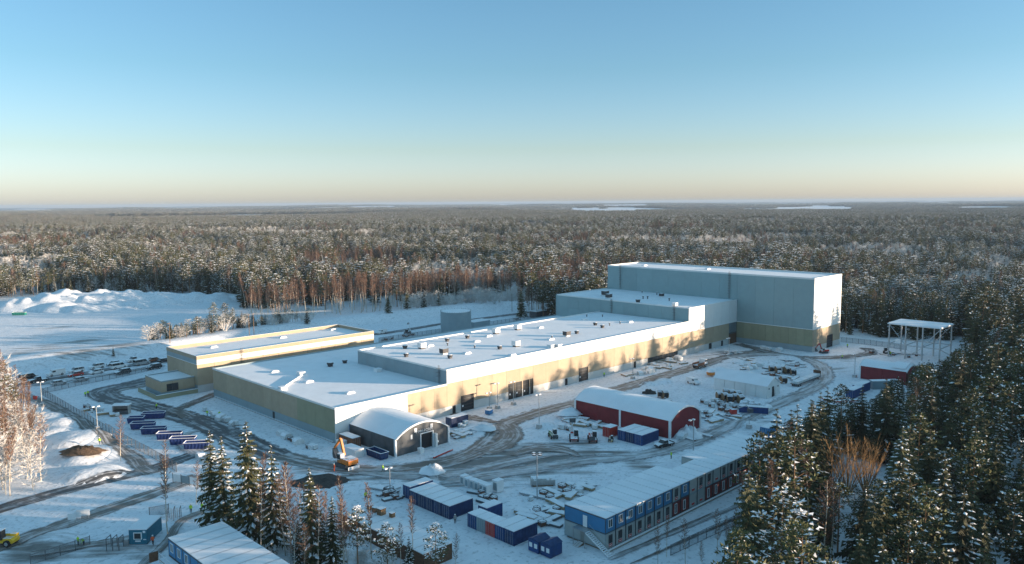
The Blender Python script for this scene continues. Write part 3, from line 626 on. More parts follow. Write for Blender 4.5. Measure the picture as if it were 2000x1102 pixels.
# hand placed trees: kind, template, px base, py base, height, label
HAND = [
 ('spruce', 1, 418, 1040, 19.5, 'slender snowy spruce of a close pair behind the blue barrack roof'), ('spruce', 3, 440, 1044, 18.6, 'shorter snowy spruce of a close pair behind the blue barrack roof'),
 ('spruce', 0, 490, 1058, 22.5, 'tallest snow-laden spruce beside the blue barrack roof'), ('spruce', 3, 537, 1075, 19.0, 'narrow spruce thick with snow between bare birches and excavator'),
 ('spruce', 1, 610, 1112, 17.5, 'spruce with brown lower twigs in front of the soil patch'), ('pine', 3, 700, 1122, 11.5, 'small round snowy pine in front of the brown barrack wall'),
 ('spruce', 1, 652, 1110, 12.6, 'thin ragged spruce at the corner of the brown barrack'), ('pine', 3, 757, 1140, 10.0, 'small snowy pine leaning towards the brown barrack wall'),
 ('pine', 3, 852, 1140, 10.0, 'frost-white young pine beyond the end of the brown barrack'), ('spruce', 3, 800, 1135, 7.5, 'low snowy spruce sapling beside the brown barrack wall'),
 ('spruce', 2, 1066, 1235, 10.0, 'sunlit spruce tip below the blue containers'), ('pine', 2, 1126, 1262, 11.2, 'sunlit pine top below the barrack stairs'), ('spruce', 0, 1185, 1300, 13., 'sunlit spruce tip near the foot of the barrack stairs'),
 ('spruce', 2, 1512, 1025, 22.5, 'tall dark spruce overlapping the end of the barrack row'), ('spruce', 3, 1552, 985, 20.5, 'dark spruce just behind the tall spruce at the barrack row'), ('spruce', 2, 1580, 965, 18.5, 'dark spruce beside the golden leafless tree'), ('spruce', 0, 1535, 1065, 21., 'broad dark spruce in front of the barrack end'),
 ('spruce', 4, 1598, 930, 19., 'dark spruce between the golden leafless trees and the barrack row'), ('spruce', 2, 1612, 905, 18., 'dark spruce right behind the golden leafless trees'), ('pine', 4, 1640, 890, 17., 'dark pine behind the golden leafless trees'), ('spruce', 2, 1680, 890, 17., 'dark spruce behind the second golden leafless tree'), ('spruce', 4, 1725, 905, 20., 'dark spruce right of the golden leafless trees'),
 ('broom', 0, 1655, 965, 13.5, 'large golden-brown leafless tree with upright branches among dark spruces'), ('broom', 0, 1690, 960, 12.5, 'second golden-brown leafless tree among dark spruces'), ('broom', 0, 1625, 958, 11., 'smaller golden-brown leafless tree among dark spruces'),
 ('broom', 1, 1497, 1112, 11., 'bushy bare birch with pale branches near the snowy track'), ('birch', 0, 1432, 1105, 10., 'slim bare birch beside the snowy track fence'), ('birch', 2, 1400, 1085, 8.5, 'small bare birch sapling by the snowy track'), ('birch', 0, 1285, 1115, 7.5, 'dark twiggy sapling below the long barrack row'), ('birch', 2, 1460, 1075, 8., 'reddish birch sapling at the forest edge by the track'),
 ('birch', 1, 516, 1068, 17., 'bare birch with pale trunk between two snowy spruces'), ('birch', 0, 560, 1072, 16., 'bare birch right of the narrow snowy spruce'), ('birch', 2, 568, 1088, 17., 'leaning bare birch in front of the soil patch'), ('birch', 0, 590, 1090, 13., 'reddish bare birch left of the brown-twigged spruce'), ('birch', 3, 618, 1108, 14.5, 'pale-trunked birch behind the brown-twigged spruce'), ('birch', 1, 636, 1102, 12.5, 'pale-trunked birch close to the brown barrack corner'), ('birch', 1, 668, 1070, 13., 'thin birch against the brown barrack wall'), ('birch', 1, 726, 1092, 13.5, 'bare birch with long pale stem over the brown barrack roof'), ('birch', 1, 806, 1102, 12., 'pinkish bare birch over the end of the brown barrack roof'), ('birch', 2, 890, 1118, 6.5, 'small bushy bare birch beyond the brown barrack end'), ('birch', 0, 783, 1110, 8., 'little birch sapling at the brown barrack wall'),
 ('birch', 1, 328, 1045, 15., 'tall lone birch beside the blue guard hut path'), ('birch', 0, 324, 960, 11., 'slim birch near the fenced bins beside the road'), ('birch', 2, 383, 985, 9., 'thin birch left of the close spruce pair'), ('birch', 2, 236, 900, 11., 'bare birch with orange twigs along the left fence'),
 ('pine', 1, 418, 632, 13., 'windswept pine standing alone above the snow embankment'), ('pine', 2, 440, 628, 12., 'second windswept pine above the snow embankment'), ('pine', 0, 455, 632, 10., 'lower pine of the small group above the snow embankment'),
 ('spruce', 0, 600, 632, 8., 'young snowy spruce in front of the birch stand'), ('spruce', 3, 558, 622, 9., 'bushy young spruce at the foot of the birch stand'), ('spruce', 2, 758, 612, 10., 'dark young spruce among the birch trunks'), ('spruce', 1, 795, 605, 13., 'slim dark spruce among the birch trunks'), ('spruce', 2, 828, 600, 9., 'dark young spruce behind the round tank'), ('spruce', 3, 857, 598, 10., 'young spruce at the end of the birch stand'),
 ('broom', 1, 540, 630, 14., 'wide many-stemmed pale tree at the left end of the birch stand'), ('broom', 1, 556, 626, 15., 'tall many-stemmed pale tree beside the birch stand'),
 ('spruce', 2, 1890, 655, 25., 'very tall dark spruce behind the steel canopy'), ('spruce', 4, 1905, 652, 24., 'tall dark spruce beside the very tall one behind the canopy'), ('pine', 4, 1925, 655, 24., 'tall pine beyond the steel canopy'),
 ('spruce', 1, 222, 700, 4., 'tiny lone spruce on the snow slope above parked cars'), ('spruce', 2, 1165, 588, 17., 'dark spruce standing close behind the high grey building'), ('spruce', 0, 1180, 586, 18., 'second dark spruce close behind the high grey building'), ('spruce', 2, 1150, 588, 14., 'shorter dark spruce behind the grey middle block')]
for i, (k, tp, px, py, h, lb_) in enumerate(HAND):
    bx, by = at(px, py, 3. if py < 650 else 0.)
    tree(k, tp, bx, by, h, i*1.3, lb_, cat='tree', wide=1.12 if k in ('pine',) and h < 14 else 1.22 if k == 'spruce' else 1.)
for i, (wx, wy, h) in enumerate(((361, 95, 25), (366, 89, 26), (372, 92, 25), (368, 81, 27), (379, 85, 27))): tree('spruce', (2, 4)[i % 2], wx, wy, h, i*1.7, 'very tall spruce of the dark clump behind the steel canopy', 'tall spruces behind the canopy', wide=1.25)
for i, (wx, wy, h) in enumerate(((154.5, 69.5, 20), (149.5, 71.5, 19), (159.5, 71.5, 19), (164, 74, 18), (145, 70, 17))): tree('spruce', (2, 4)[i % 2], wx, wy, h, i*1.9, 'added dark spruce shading the barrack row end', 'added spruces shading the barrack end', wide=1.3)  # spruces added to block the sun from the barrack end
# low mixed growth on the embankment and at the edges
q = random.Random(3)
n0 = 0
for (a, b, cnt, kinds, hr, lb_, gr) in (
  ((288, 674), (485, 640), 64, ('pine', 'pine', 'frosted', 'spruce'), (3.5, 8.5), 'young snowy conifer or shrub on the embankment beside the snow field', 'bushes on the embankment'),
  ((470, 644), (610, 630), 34, ('frosted', 'frosted', 'spruce', 'pine'), (3., 7.), 'frost-white bush at the foot of the birch stand', 'frosted bushes below the birches'),
  ((800, 602), (1085, 588), 75, ('frosted',), (4., 9.5), 'frost-covered bare shrub above the snow embankment behind the round tank', 'frosted shrubs above the embankment')):
    for i in range(cnt):
        f = (i+q.random())/cnt; px = a[0]+(b[0]-a[0])*f; py = a[1]+(b[1]-a[1])*f-q.uniform(0, 14); bx, by = at(px, py, 2.8); k = q.choice(kinds)
        tree(k, q.randrange(9), bx, by, q.uniform(*hr), q.uniform(0, 6), {'pine': 'young bushy pine', 'spruce': 'small snowy spruce', 'frosted': 'frost-white bare shrub'}[k]+' '+lb_.split(' ', 1)[1].split(' ', 3)[-1] if False else ({'pine': 'young bushy pine', 'spruce': 'small snowy spruce', 'frosted': 'frost-white bare shrub'}[k]+(' on the embankment beside the snow field' if gr.startswith('bushes') else ' at the foot of the birch stand' if 'birches' in gr else ' above the embankment behind the round tank')), gr+' '+k, 'shrub' if k == 'frosted' else 'tree', wide=1.5)
# frosted trees at the rim of the snow field
for i in range(30):
    f = (i+q.random())/30; px = 20+450*f; bx, by = at(px, 572-q.uniform(0, 5)); tree('frosted', q.randrange(9), bx, by, q.uniform(6, 12), q.uniform(0, 6), 'frost-white bare tree at the forest rim behind the snow heaps', 'frosted trees behind the snow heaps', wide=1.2)
# birch grove at the left edge
cnt = 0
while cnt < 110:
    px, py = q.uniform(-60, 96), q.uniform(735, 985); bx, by = at(px, py)
    if not inpoly(np.array([bx]), np.array([by]), GROVE)[0]: continue
    cnt += 1; k = 'birch' if q.random() < .62 else ('pine' if q.random() < .2 else 'frosted')
    tree(k, q.randrange(9) if k != 'frosted' else q.randrange(2), bx, by, q.uniform(11, 16) if k != 'frosted' else q.choice((q.uniform(3, 6), q.uniform(9, 13))), q.uniform(0, 6), {'birch': 'sunlit bare birch in the roadside grove by the soil heap', 'pine': 'sunlit snowy pine in the roadside birch grove', 'frosted': 'sunlit frosted tree among the roadside birches'}[k], 'roadside grove '+k)
for i in range(22):
    px, py = q.uniform(450, 680), q.uniform(1085, 1150); bx, by = at(px, py); k = 'birch' if i % 3 else 'spruce'
    if bx < 61: continue
    tree(k, q.randrange(9), bx, by, q.uniform(9, 15) if k == 'birch' else q.uniform(5, 9), q.uniform(0, 6), {'birch': 'bare birch in the thicket beside the blue barrack roof', 'spruce': 'young snowy spruce in the thicket beside the blue barrack roof'}[k], 'thicket '+k, wide=1.1)
for i in range(9):
    px, py = q.uniform(1300, 1490), q.uniform(1075, 1125); bx, by = at(px, py)
    tree('birch', q.randrange(9), bx, by, q.uniform(5, 9), q.uniform(0, 6), 'leafless sapling beside the fenced snowy track', 'track saplings')
# a screen of saplings below the brown barrack and along the track
for i in range(48):
    px, py = q.uniform(430, 900), q.uniform(1085, 1130)
    bx, by = at(px, py)
    if bx < 59 or (77 < bx < 85.5 and by < 126): continue
    tree('frosted', q.randrange(9), bx, by, q.uniform(1.5, 3.2), q.uniform(0, 6), 'low snowy brush between the foreground tree trunks', 'foreground brush', 'shrub', wide=1.5)

# ------------------------------------------------------------------ the rest of the forest, one mass per kind
def stuff_forest(name, label, pts, kind):
    me = bpy.data.meshes.new(name); me.from_pydata([p[:3] for p in pts], [], [])
    for nm, tp, k in (('scl', 'FLOAT', 3), ('rot', 'FLOAT', 4), ('tid', 'INT', 5), ('wid', 'FLOAT', 6)):
        a = me.attributes.new(nm, tp, 'POINT'); a.data.foreach_set('value', [p[k] for p in pts])
    o = tag(obj(name, me), label, 'forest', None, 'stuff')
    ng = bpy.data.node_groups.new(name, 'GeometryNodeTree'); ng.interface.new_socket('Geometry', in_out='INPUT', socket_type='NodeSocketGeometry'); ng.interface.new_socket('Geometry', in_out='OUTPUT', socket_type='NodeSocketGeometry')
    N = ng.nodes; L = ng.links; gi = N.new('NodeGroupInput'); go = N.new('NodeGroupOutput'); jn = N.new('GeometryNodeJoinGeometry')
    def attr(nm, tp):
        a = N.new('GeometryNodeInputNamedAttribute'); a.data_type = tp; a.inputs['Name'].default_value = nm; return a.outputs[0]
    s, r_, w_, ti = attr('scl', 'FLOAT'), attr('rot', 'FLOAT'), attr('wid', 'FLOAT'), attr('tid', 'INT')
    cr = N.new('ShaderNodeCombineXYZ'); L.new(r_, cr.inputs[2])
    mw = N.new('ShaderNodeMath'); mw.operation = 'MULTIPLY'; L.new(s, mw.inputs[0]); L.new(w_, mw.inputs[1])
    cs = N.new('ShaderNodeCombineXYZ'); L.new(mw.outputs[0], cs.inputs[0]); L.new(mw.outputs[0], cs.inputs[1]); L.new(s, cs.inputs[2])
    for k in range(len(TPL[kind])):
        if (kind, k) not in PROTO: continue
        j = N.new('GeometryNodeJoinGeometry')
        for ob in PROTO[(kind, k)]:
            oi = N.new('GeometryNodeObjectInfo'); oi.transform_space = 'ORIGINAL'; oi.inputs['Object'].default_value = ob; L.new(oi.outputs['Geometry'], j.inputs[0])
        ip = N.new('GeometryNodeInstanceOnPoints'); cm = N.new('FunctionNodeCompare'); cm.data_type = 'INT'; cm.operation = 'EQUAL'
        ci = [i for i in cm.inputs if i.type == 'INT']; L.new(ti, ci[0]); ci[1].default_value = k
        L.new(gi.outputs[0], ip.inputs['Points']); L.new(j.outputs[0], ip.inputs['Instance']); L.new(cm.outputs[0], ip.inputs['Selection'])
        L.new(cr.outputs[0], ip.inputs['Rotation']); L.new(cs.outputs[0], ip.inputs['Scale']); L.new(ip.outputs[0], jn.inputs[0])
    L.new(jn.outputs[0], go.inputs[0])
    md = o.modifiers.new('scatter', 'NODES'); md.node_group = ng
    return o
stuff_forest('spruce_forest', 'mass of snowy spruces in the forest reaching back behind the site', stuffpts[0], 'spruce')
stuff_forest('pine_forest', 'mass of snow-dusted pines in the forest reaching back behind the site', stuffpts[1], 'pine')
stuff_forest('birch_forest', 'reddish-brown mass of bare birches scattered through the forest', stuffpts[2], 'birch')

stuff_forest('frosted_forest', 'patches of frost-white bare trees in the forest', stuffpts[3], 'frosted')
# far woods: a patch of trees repeated as blocks
def far_woods():
    r = random.Random(9); sub = []
    for i in range(6):
        for j in range(6):
            sub.append(((i-2.5)*6.5+r.uniform(-2, 2), (j-2.5)*6.5+r.uniform(-2, 2), 0, r.uniform(.62, 1.), r.uniform(0, 6), r.choice((0, 0, 1, 1, 1, 2)), r.randrange(4)))
    A = gen(38, 2040, 4700, AZ-36, AZ+36); B = gen(52, 4700, 13000, AZ-35, AZ+35)
    x = np.concatenate([A[0], B[0]]); y = np.concatenate([A[1], B[1]]); d = np.hypot(x, y)
    f = vn(x*.8+y*.25, y-.3*x, 330, 21)*.5+vn(x, y, 900, 33)*.5
    thr = .61-.10*sstep(3000, 7000, d)
    m = f < thr
    # the frozen lake
    lx, ly = at(1165, 419); u_ = Vector((lx, ly)).normalized(); du = (x-lx)*u_.x+(y-ly)*u_.y; dv_ = -(x-lx)*u_.y+(y-ly)*u_.x
    m &= ~((np.abs(du+100) < 420) & (np.abs(dv_) < 190+vn(x, y, 200, 41)*120))
    x, y, d = x[m], y[m], d[m]; z = gz(x, y)
    pts = [(*s[:3], s[3], s[4], s[5], 1.) for s in sub]+[(a, b, c, 1.+.0*e, r.uniform(0, 6), 0, 1.) for a, b, c, e in zip(x, y, z, d)]
    flag = [1]*len(sub)+[0]*len(x)
    me = bpy.data.meshes.new('distant_woods'); me.from_pydata([p[:3] for p in pts], [], [])
    for nm, tp, vals in (('scl', 'FLOAT', [p[3] for p in pts]), ('rot', 'FLOAT', [p[4] for p in pts]), ('tid', 'INT', [p[5] for p in pts]), ('sub', 'INT', flag)):
        me.attributes.new(nm, tp, 'POINT').data.foreach_set('value', vals)
    o = tag(obj('distant_woods', me), 'hazy distant woodland stretching to the horizon with snowy clearings', 'woodland', None, 'stuff')
    ng = bpy.data.node_groups.new('distant_woods', 'GeometryNodeTree'); ng.interface.new_socket('Geometry', in_out='INPUT', socket_type='NodeSocketGeometry'); ng.interface.new_socket('Geometry', in_out='OUTPUT', socket_type='NodeSocketGeometry')
    N = ng.nodes; L = ng.links; gi = N.new('NodeGroupInput'); go = N.new('NodeGroupOutput'); jn = N.new('GeometryNodeJoinGeometry')
    def attr(nm, tp):
        a = N.new('GeometryNodeInputNamedAttribute'); a.data_type = tp; a.inputs['Name'].default_value = nm; return a.outputs[0]
    sp = N.new('GeometryNodeSeparateGeometry'); L.new(gi.outputs[0], sp.inputs[0]); L.new(attr('sub', 'INT'), sp.inputs['Selection'])
    cr = N.new('ShaderNodeCombineXYZ'); L.new(attr('rot', 'FLOAT'), cr.inputs[2])
    for k, kd in enumerate(('spruce', 'pine', 'birch')):
        key = {'spruce': ('spruce', 2), 'pine': ('pine', 2), 'birch': ('birch', 2)}[kd]; j = N.new('GeometryNodeJoinGeometry')
        for ob in PROTO[key]:
            oi = N.new('GeometryNodeObjectInfo'); oi.transform_space = 'ORIGINAL'; oi.inputs['Object'].default_value = ob; L.new(oi.outputs['Geometry'], j.inputs[0])
        ip = N.new('GeometryNodeInstanceOnPoints'); cm = N.new('FunctionNodeCompare'); cm.data_type = 'INT'; cm.operation = 'EQUAL'
        ci = [i for i in cm.inputs if i.type == 'INT']; L.new(attr('tid', 'INT'), ci[0]); ci[1].default_value = k
        L.new(sp.outputs['Selection'], ip.inputs['Points']); L.new(j.outputs[0], ip.inputs['Instance']); L.new(cm.outputs[0], ip.inputs['Selection'])
        L.new(cr.outputs[0], ip.inputs['Rotation']); L.new(attr('scl', 'FLOAT'), ip.inputs['Scale']); L.new(ip.outputs[0], jn.inputs[0])
    rl = N.new('GeometryNodeRealizeInstances'); L.new(jn.outputs[0], rl.inputs[0])
    ip = N.new('GeometryNodeInstanceOnPoints'); L.new(sp.outputs['Inverted'], ip.inputs['Points']); L.new(rl.outputs[0], ip.inputs['Instance'])
    L.new(cr.outputs[0], ip.inputs['Rotation']); L.new(attr('scl', 'FLOAT'), ip.inputs['Scale']); L.new(ip.outputs[0], go.inputs[0])
    o.modifiers.new('scatter', 'NODES').node_group = ng
far_woods()
# haze
hz = BX(-27000, 27000, -27000, 27000, -30, 78).build('haze', 'core'); hz.data.materials.clear()
hm = bpy.data.materials.new('haze'); hm.use_nodes = True; ht = hm.node_tree; ht.nodes.remove(ht.nodes['Principled BSDF'])
pv = ht.nodes.new('ShaderNodeVolumePrincipled'); pv.inputs['Color'].default_value = (.40, .53, .70, 1); pv.inputs['Density'].default_value = HAZE
ht.links.new(pv.outputs[0], ht.nodes['Material Output'].inputs['Volume']); hz.data.materials.append(hm)
tag(hz, 'thin pale winter haze over the whole landscape', 'haze', None, 'stuff')
# ------------------------------------------------------------------ buildings
def cut(rect, holes):
    """rectangle (a0,a1,z0,z1) minus holes -> list of rectangles"""
    out = [rect]
    for h0, h1, k0, k1 in holes:
        nx_ = []
        for a0, a1, z0, z1 in out:
            if h1 <= a0 or h0 >= a1 or k1 <= z0 or k0 >= z1: nx_.append((a0, a1, z0, z1)); continue
            if h0 > a0: nx_.append((a0, h0, z0, z1))
            if h1 < a1: nx_.append((h1, a1, z0, z1))
            b0, b1 = max(a0, h0), min(a1, h1)
            if k0 > z0: nx_.append((b0, b1, z0, k0))
            if k1 < z1: nx_.append((b0, b1, k1, z1))
        out = nx_
    return [q for q in out if q[1]-q[0] > .02 and q[3]-q[2] > .02]
def panels(parent, face, plane, a0, a1, z0, z1, wid, material, holes=(), name='wall_panel', th=.28, gap=.05):
    """cladding panels side by side on a wall; face 'x-' looks towards -X, 'y-' towards -Y"""
    n = max(1, round((a1-a0)/wid)); wd = (a1-a0)/n
    for i in range(n):
        m = MB(); b0, b1 = a0+i*wd+gap/2, a0+(i+1)*wd-gap/2
        for q0, q1, k0, k1 in cut((b0, b1, z0+gap/2, z1-gap/2), holes):
            if face == 'x-': m.box(plane, plane+th, q0, q1, k0, k1)
            elif face == 'y-': m.box(q0, q1, plane, plane+th, k0, k1)
            elif face == 'x+': m.box(plane-th, plane, q0, q1, k0, k1)
            else: m.box(q0, q1, plane-th, plane, k0, k1)
        if m.v: m.build(name, material, parent)
def flat_roof(parent, x0, x1, y0, y1, zt, par=.4, t=.35, inner='clad_white', skip=''):
    """snow-covered roof sheet behind a parapet whose top is at zt"""
    zr = zt-par
    MB().box(x0+.3, x1-.3, y0+.3, y1-.3, zr-.5, zr).build('roof', 'roof_snow', parent)
    m = MB()
    if 'w' not in skip: m.box(x0-.03, x0+t, y0-.03, y1+.03, zr-.1, zt)
    if 'e' not in skip: m.box(x1-t, x1+.03, y0-.03, y1+.03, zr-.1, zt)
    if 's' not in skip: m.box(x0+t, x1-t, y0-.03, y0+t, zr-.1, zt-.003)
    if 'n' not in skip: m.box(x0+t, x1-t, y1-t, y1+.03, zr-.1, zt-.003)
    p = m.build('parapet', inner, parent)
    m = MB(); e = .08
    if 'w' not in skip: m.box(x0-e, x0+t+.05, y0-e, y1+e, zt, zt+.06)
    if 'e' not in skip: m.box(x1-t-.05, x1+e, y0-e, y1+e, zt, zt+.06)
    if 's' not in skip: m.box(x0+t+.05, x1-t-.05, y0-e, y0+t+.05, zt, zt+.057)
    if 'n' not in skip: m.box(x0+t+.05, x1-t-.05, y1-t-.05, y1+e, zt, zt+.057)
    m.build('coping', 'trim_white', p)
    return zr
def door(parent, x0, x1, z0, z1, y, material='door_dark', split=0, win=False, name='door'):
    d = MB().box(x0, x1, y+.16, y+.27, z0, z1).build(name, material, parent)
    MB().box(x0-.12, x0, y-.04, y+.2, z0, z1+.12).box(x1, x1+.12, y-.04, y+.2, z0, z1+.12).box(x0, x1, y-.04, y+.2, z1, z1+.12).build('door_frame', 'trim_dark' if material != 'door_grey' else 'steel', d)
    if split:
        m = MB()
        for k in range(1, split): z = z0+(z1-z0)*k/split; m.box(x0, x1, y+.13, y+.165, z-.03, z+.03)
        m.build('door_rib', 'steel_dark', d)
    if win: MB().box(x0+.5, x0+1.0, y+.13, y+.165, z0+1.3, z0+1.8).build('door_window', 'lamp_glass', d)
    return d
def vent(parent, kind, x, y, z, s=1.):
    """roof fittings"""
    if kind == 'mushroom':
        v = MB().box(x-.75*s, x+.75*s, y-.75*s, y+.75*s, z-.05, z+.9*s).build('roof_vent', 'vent_dark', parent)
        MB().lathe([(1.25*s, .9*s), (1.4*s, 1.25*s), (1.2*s, 1.7*s), (.5*s, 1.95*s)], (x, y, z), 10).build('cowl', 'vent_dark', v)
    elif kind == 'box':
        v = MB().box(x-.9*s, x+.9*s, y-.8*s, y+.8*s, z-.05, z+.5*s).build('roof_unit', 'vent_dark', parent)
        MB().box(x-1.2*s, x+1.2*s, y-1.1*s, y+1.1*s, z+.5*s, z+2.1*s).build('casing', 'vent_white', v)
    elif kind == 'dark':
        v = MB().box(x-.9*s, x+.9*s, y-.8*s, y+.8*s, z-.05, z+.5*s).build('roof_unit', 'vent_white', parent)
        MB().box(x-1.2*s, x+1.2*s, y-1.0*s, y+1.0*s, z+.5*s, z+1.9*s).box(x-1.3*s, x+1.3*s, y-1.1*s, y+1.1*s, z+1.9*s, z+2.0*s).build('casing', 'vent_dark', v)
    elif kind == 'sky':
        v = MB().box(x-1.3*s, x+1.3*s, y-.8*s, y+.8*s, z-.05, z+.3).build('skylight', 'vent_white', parent)
        MB().prism([(x-1.25*s, z+.3), (x-.8*s, z+.62), (x+.8*s, z+.62), (x+1.25*s, z+.3)], y-.75*s, y+.75*s, 'y').build('dome', 'roof_snow', v)
    elif kind == 'pipe':
        v = MB().tube((x, y, z-.05), (x, y, z+1.0*s), .22*s, n=8).build('vent_pipe', 'vent_dark', parent)
        MB().lathe([(.42*s, .95*s), (.45*s, 1.25*s), (.1*s, 1.45*s)], (x, y, z), 8).build('cap', 'vent_dark', v)
    elif kind == 'curb':
        v = MB().box(x-.9*s, x+.9*s, y-.9*s, y+.9*s, z-.05, z+.75*s).build('roof_hatch', 'vent_white', parent)
        MB().box(x-1.0*s, x+1.0*s, y-1.0*s, y+1.0*s, z+.75*s, z+1.05*s).build('lid', 'vent_white', v)
def ladder(parent, face, a, plane, z0, z1):
    m = MB()
    f = (lambda p, q, r: m.box(plane-.35, plane-.27, p, q, *r)) if face == 'x-' else (lambda p, q, r: m.box(p, q, plane-.35, plane-.27, *r))
    f(a-.3, a-.24, (z0, z1)); f(a+.24, a+.3, (z0, z1))
    z = z0
    while z < z1: f(a-.24, a+.24, (z, z+.04)); z += .35
    for z in np.arange(z0+2.2, z1, 1.1):
        for s in (-1, 1):
            if face == 'x-': m.box(plane-1.0, plane, a+s*.4-.02, a+s*.4+.02, z, z+.06)
            else: m.box(a+s*.4-.02, a+s*.4+.02, plane-1.0, plane, z, z+.06)
        if face == 'x-': m.box(plane-1.04, plane-1.0, a-.42, a+.42, z, z+.06)
        else: m.box(a-.42, a+.42, plane-1.04, plane-1.0, z, z+.06)
    m.build('ladder', 'steel_dark', parent)

X0, YF, ZL, YLB, X1, ZH, YHB = 106.2, 172., 9.2, 243.5, 143.3, 13.35, 217.2
X2, ZM, YMB, X3, YT, ZT, YTB, X4 = 268.6, 18.7, 242.4, 305.9, 138.1, 29.95, 242.6, 331.7
hall = thing('production_hall', 'long low factory hall with white and tan cladding and snowy flat roof', 'factory', (0, 0, 0))
MB().box(X0+.3, X1+.3, YF+.3, YLB-.3, -.3, ZL-.5).box(X1+.3, X2, YHB-1, YLB-.3, -.3, ZL-.5).box(X1+.3, X2, YF+.3, YHB-.3, -.3, ZH-.5).build('core', 'core', hall)
hw = lambda px0, px1, py0, py1: (aty(px0, py1, YF)[0], aty(px1, py1, YF)[0])
# openings on the long sunny wall (x from the photograph, heights in metres)
def xs(px, py): return aty(px, py, YF)[0]
OP = [(xs(901, 800), xs(925, 795), 0, 4.6), (xs(993.5, 780), xs(1005, 778), 0, 4.9), (xs(1007, 778), xs(1019, 775), 0, 4.9), (xs(1022, 774), xs(1033.5, 770), 0, 4.9), (xs(1036, 770), xs(1041, 768), 0, 4.9),
      (xs(1131, 745), xs(1148, 740), 0, 4.6), (xs(1347, 690), xs(1355, 688), 0, 4.4), (xs(884.5, 815), xs(889.5, 813), 0, 2.3), (xs(1104, 752), xs(1108, 751), 0, 2.2), (xs(1238, 722), xs(1241.5, 721), 0, 2.3),
      (xs(1265, 706), xs(1324, 695), .55, 2.5)]
for i, q in enumerate(OP[:-1]):
    door(hall, q[0], q[1], .02, q[3], YF, 'door_grey' if i == 6 else 'door_dark', 5 if i in (0, 5) else 4 if q[3] > 4 else 0, i in (0, 1, 2, 3, 5), 'loading_door' if q[3] > 4 else 'door')
a0, a1, k0, k1 = OP[-1]
wn = MB().box(a0, a1, YF+.2, YF+.27, k0, k1).build('window_band', 'core', hall); n = 11; wd = (a1-a0)/n
for i in range(n): MB().box(a0+i*wd+.09, a0+(i+1)*wd-.09, YF+.12, YF+.2, k0+.1, k1-.1).build('pane', 'glass', wn)
MB().box(a0-.3, a1+1., YF-.25, YF-.003, k0-.4, k0).build('sill', 'timber_pale', hall)
XW = xs(796, 790)
panels(hall, 'y-', YF, X0, X2, 0., 2.5, 6., 'clad_base', OP)
panels(hall, 'y-', YF, X0, XW, 2.5, ZL-.35, 6., 'clad_white', OP)
panels(hall, 'y-', YF, XW, X1, 2.5, ZL-.35, 4.6, 'clad_tan', OP)
panels(hall, 'y-', YF, X1, X2, 2.5, 9.2, 6.0, 'clad_tan', OP)
panels(hall, 'y-', YF, X1, X2, 9.2, ZH-.35, 6.0, 'clad_white', OP)
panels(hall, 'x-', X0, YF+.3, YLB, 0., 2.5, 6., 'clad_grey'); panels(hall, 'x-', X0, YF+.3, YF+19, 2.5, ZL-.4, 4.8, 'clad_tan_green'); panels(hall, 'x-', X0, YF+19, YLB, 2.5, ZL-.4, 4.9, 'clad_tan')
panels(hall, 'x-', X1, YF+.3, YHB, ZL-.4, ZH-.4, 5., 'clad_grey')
panels(hall, 'y+', YLB, X0, X2, 0, ZL-.4, 8., 'clad_tan')
panels(hall, 'y+', YHB, X1, X2, ZL-.5, ZH-.4, 8., 'clad_grey')
zl = flat_roof(hall, X0, X1+.4, YF, YLB, ZL, .38, skip='en'); MB().box(X1+.3, X2, YHB, YLB-.3, ZL-.85, ZL-.37).build('roof', 'roof_snow', hall)
MB().box(X0, X2, YLB-.35, YLB+.03, ZL-.45, ZL).build('parapet', 'clad_grey', hall)
zh = flat_roof(hall, X1, X2, YF, YHB, ZH, .32, skip='e')
MB().box(X0-.35, X0-.01, YF+1, YLB-1, -.1, .35).build('plinth', 'concrete', hall)
for px, py in ((397, 758+40), (537, 826)):
    pass
dy, dz = atx(535, 818, X0); MB().box(X0-.06, X0-.005, dy-.55, dy+.55, .05, 2.3).build('door', 'door_dark', hall)
ladder(hall, 'x-', YF+3.2, X1, ZL-.3, ZH+.9)
# roof fittings
for kind_, pts_, z_ in (
  ('mushroom', ((645, 716), (673.5, 709.5)), zl), ('sky', ((536, 727), (603, 746.7), (683, 768.3)), zl), ('curb', ((588, 732.5), (738, 726), (552, 762), (769, 724.5)), zl),
  ('mushroom', ((791, 681), (793.5, 697), (873.5, 667), (879, 700), (913, 661), (976, 682), (1126.5, 652), (1162.6, 635.5), (1176.6, 640.5)), zh),
  ('box', ((824, 681), (968.7, 652), (1008, 677), (1011, 644.5)), zh), ('dark', ((867, 692), (1107, 657)), zh),
  ('sky', ((839, 676.5), (953.5, 657.5), (911.6, 691), (1054.6, 641), (1141, 624.8), (1230, 630), (1075, 664), (930, 668), (1000, 695)), zh),
  ('pipe', ((874, 675.5), (927, 680.5), (1190.5, 636), (1211, 633), (1146, 619), (1176.6, 619), (1078, 662)), zh), ('curb', ((1076, 679), (1090, 678)), zh)):
    for i, (px, py) in enumerate(pts_):
        x_, y_ = at(px, py, z_); vent(hall, kind_, x_, y_, z_, {'mushroom': .8, 'pipe': .8, 'box': .95, 'dark': .95}.get(kind_, 1.)*(1 if kind_ not in ('mushroom',) or (px, py) in ((645, 716),) else .8))
p0 = at(590, 733, zl+.4); p1 = at(553, 757, zl+.4); MB().tube((*p0, zl+.4), (*p1, zl+.35), .28, n=8).build('duct', 'vent_white', hall)
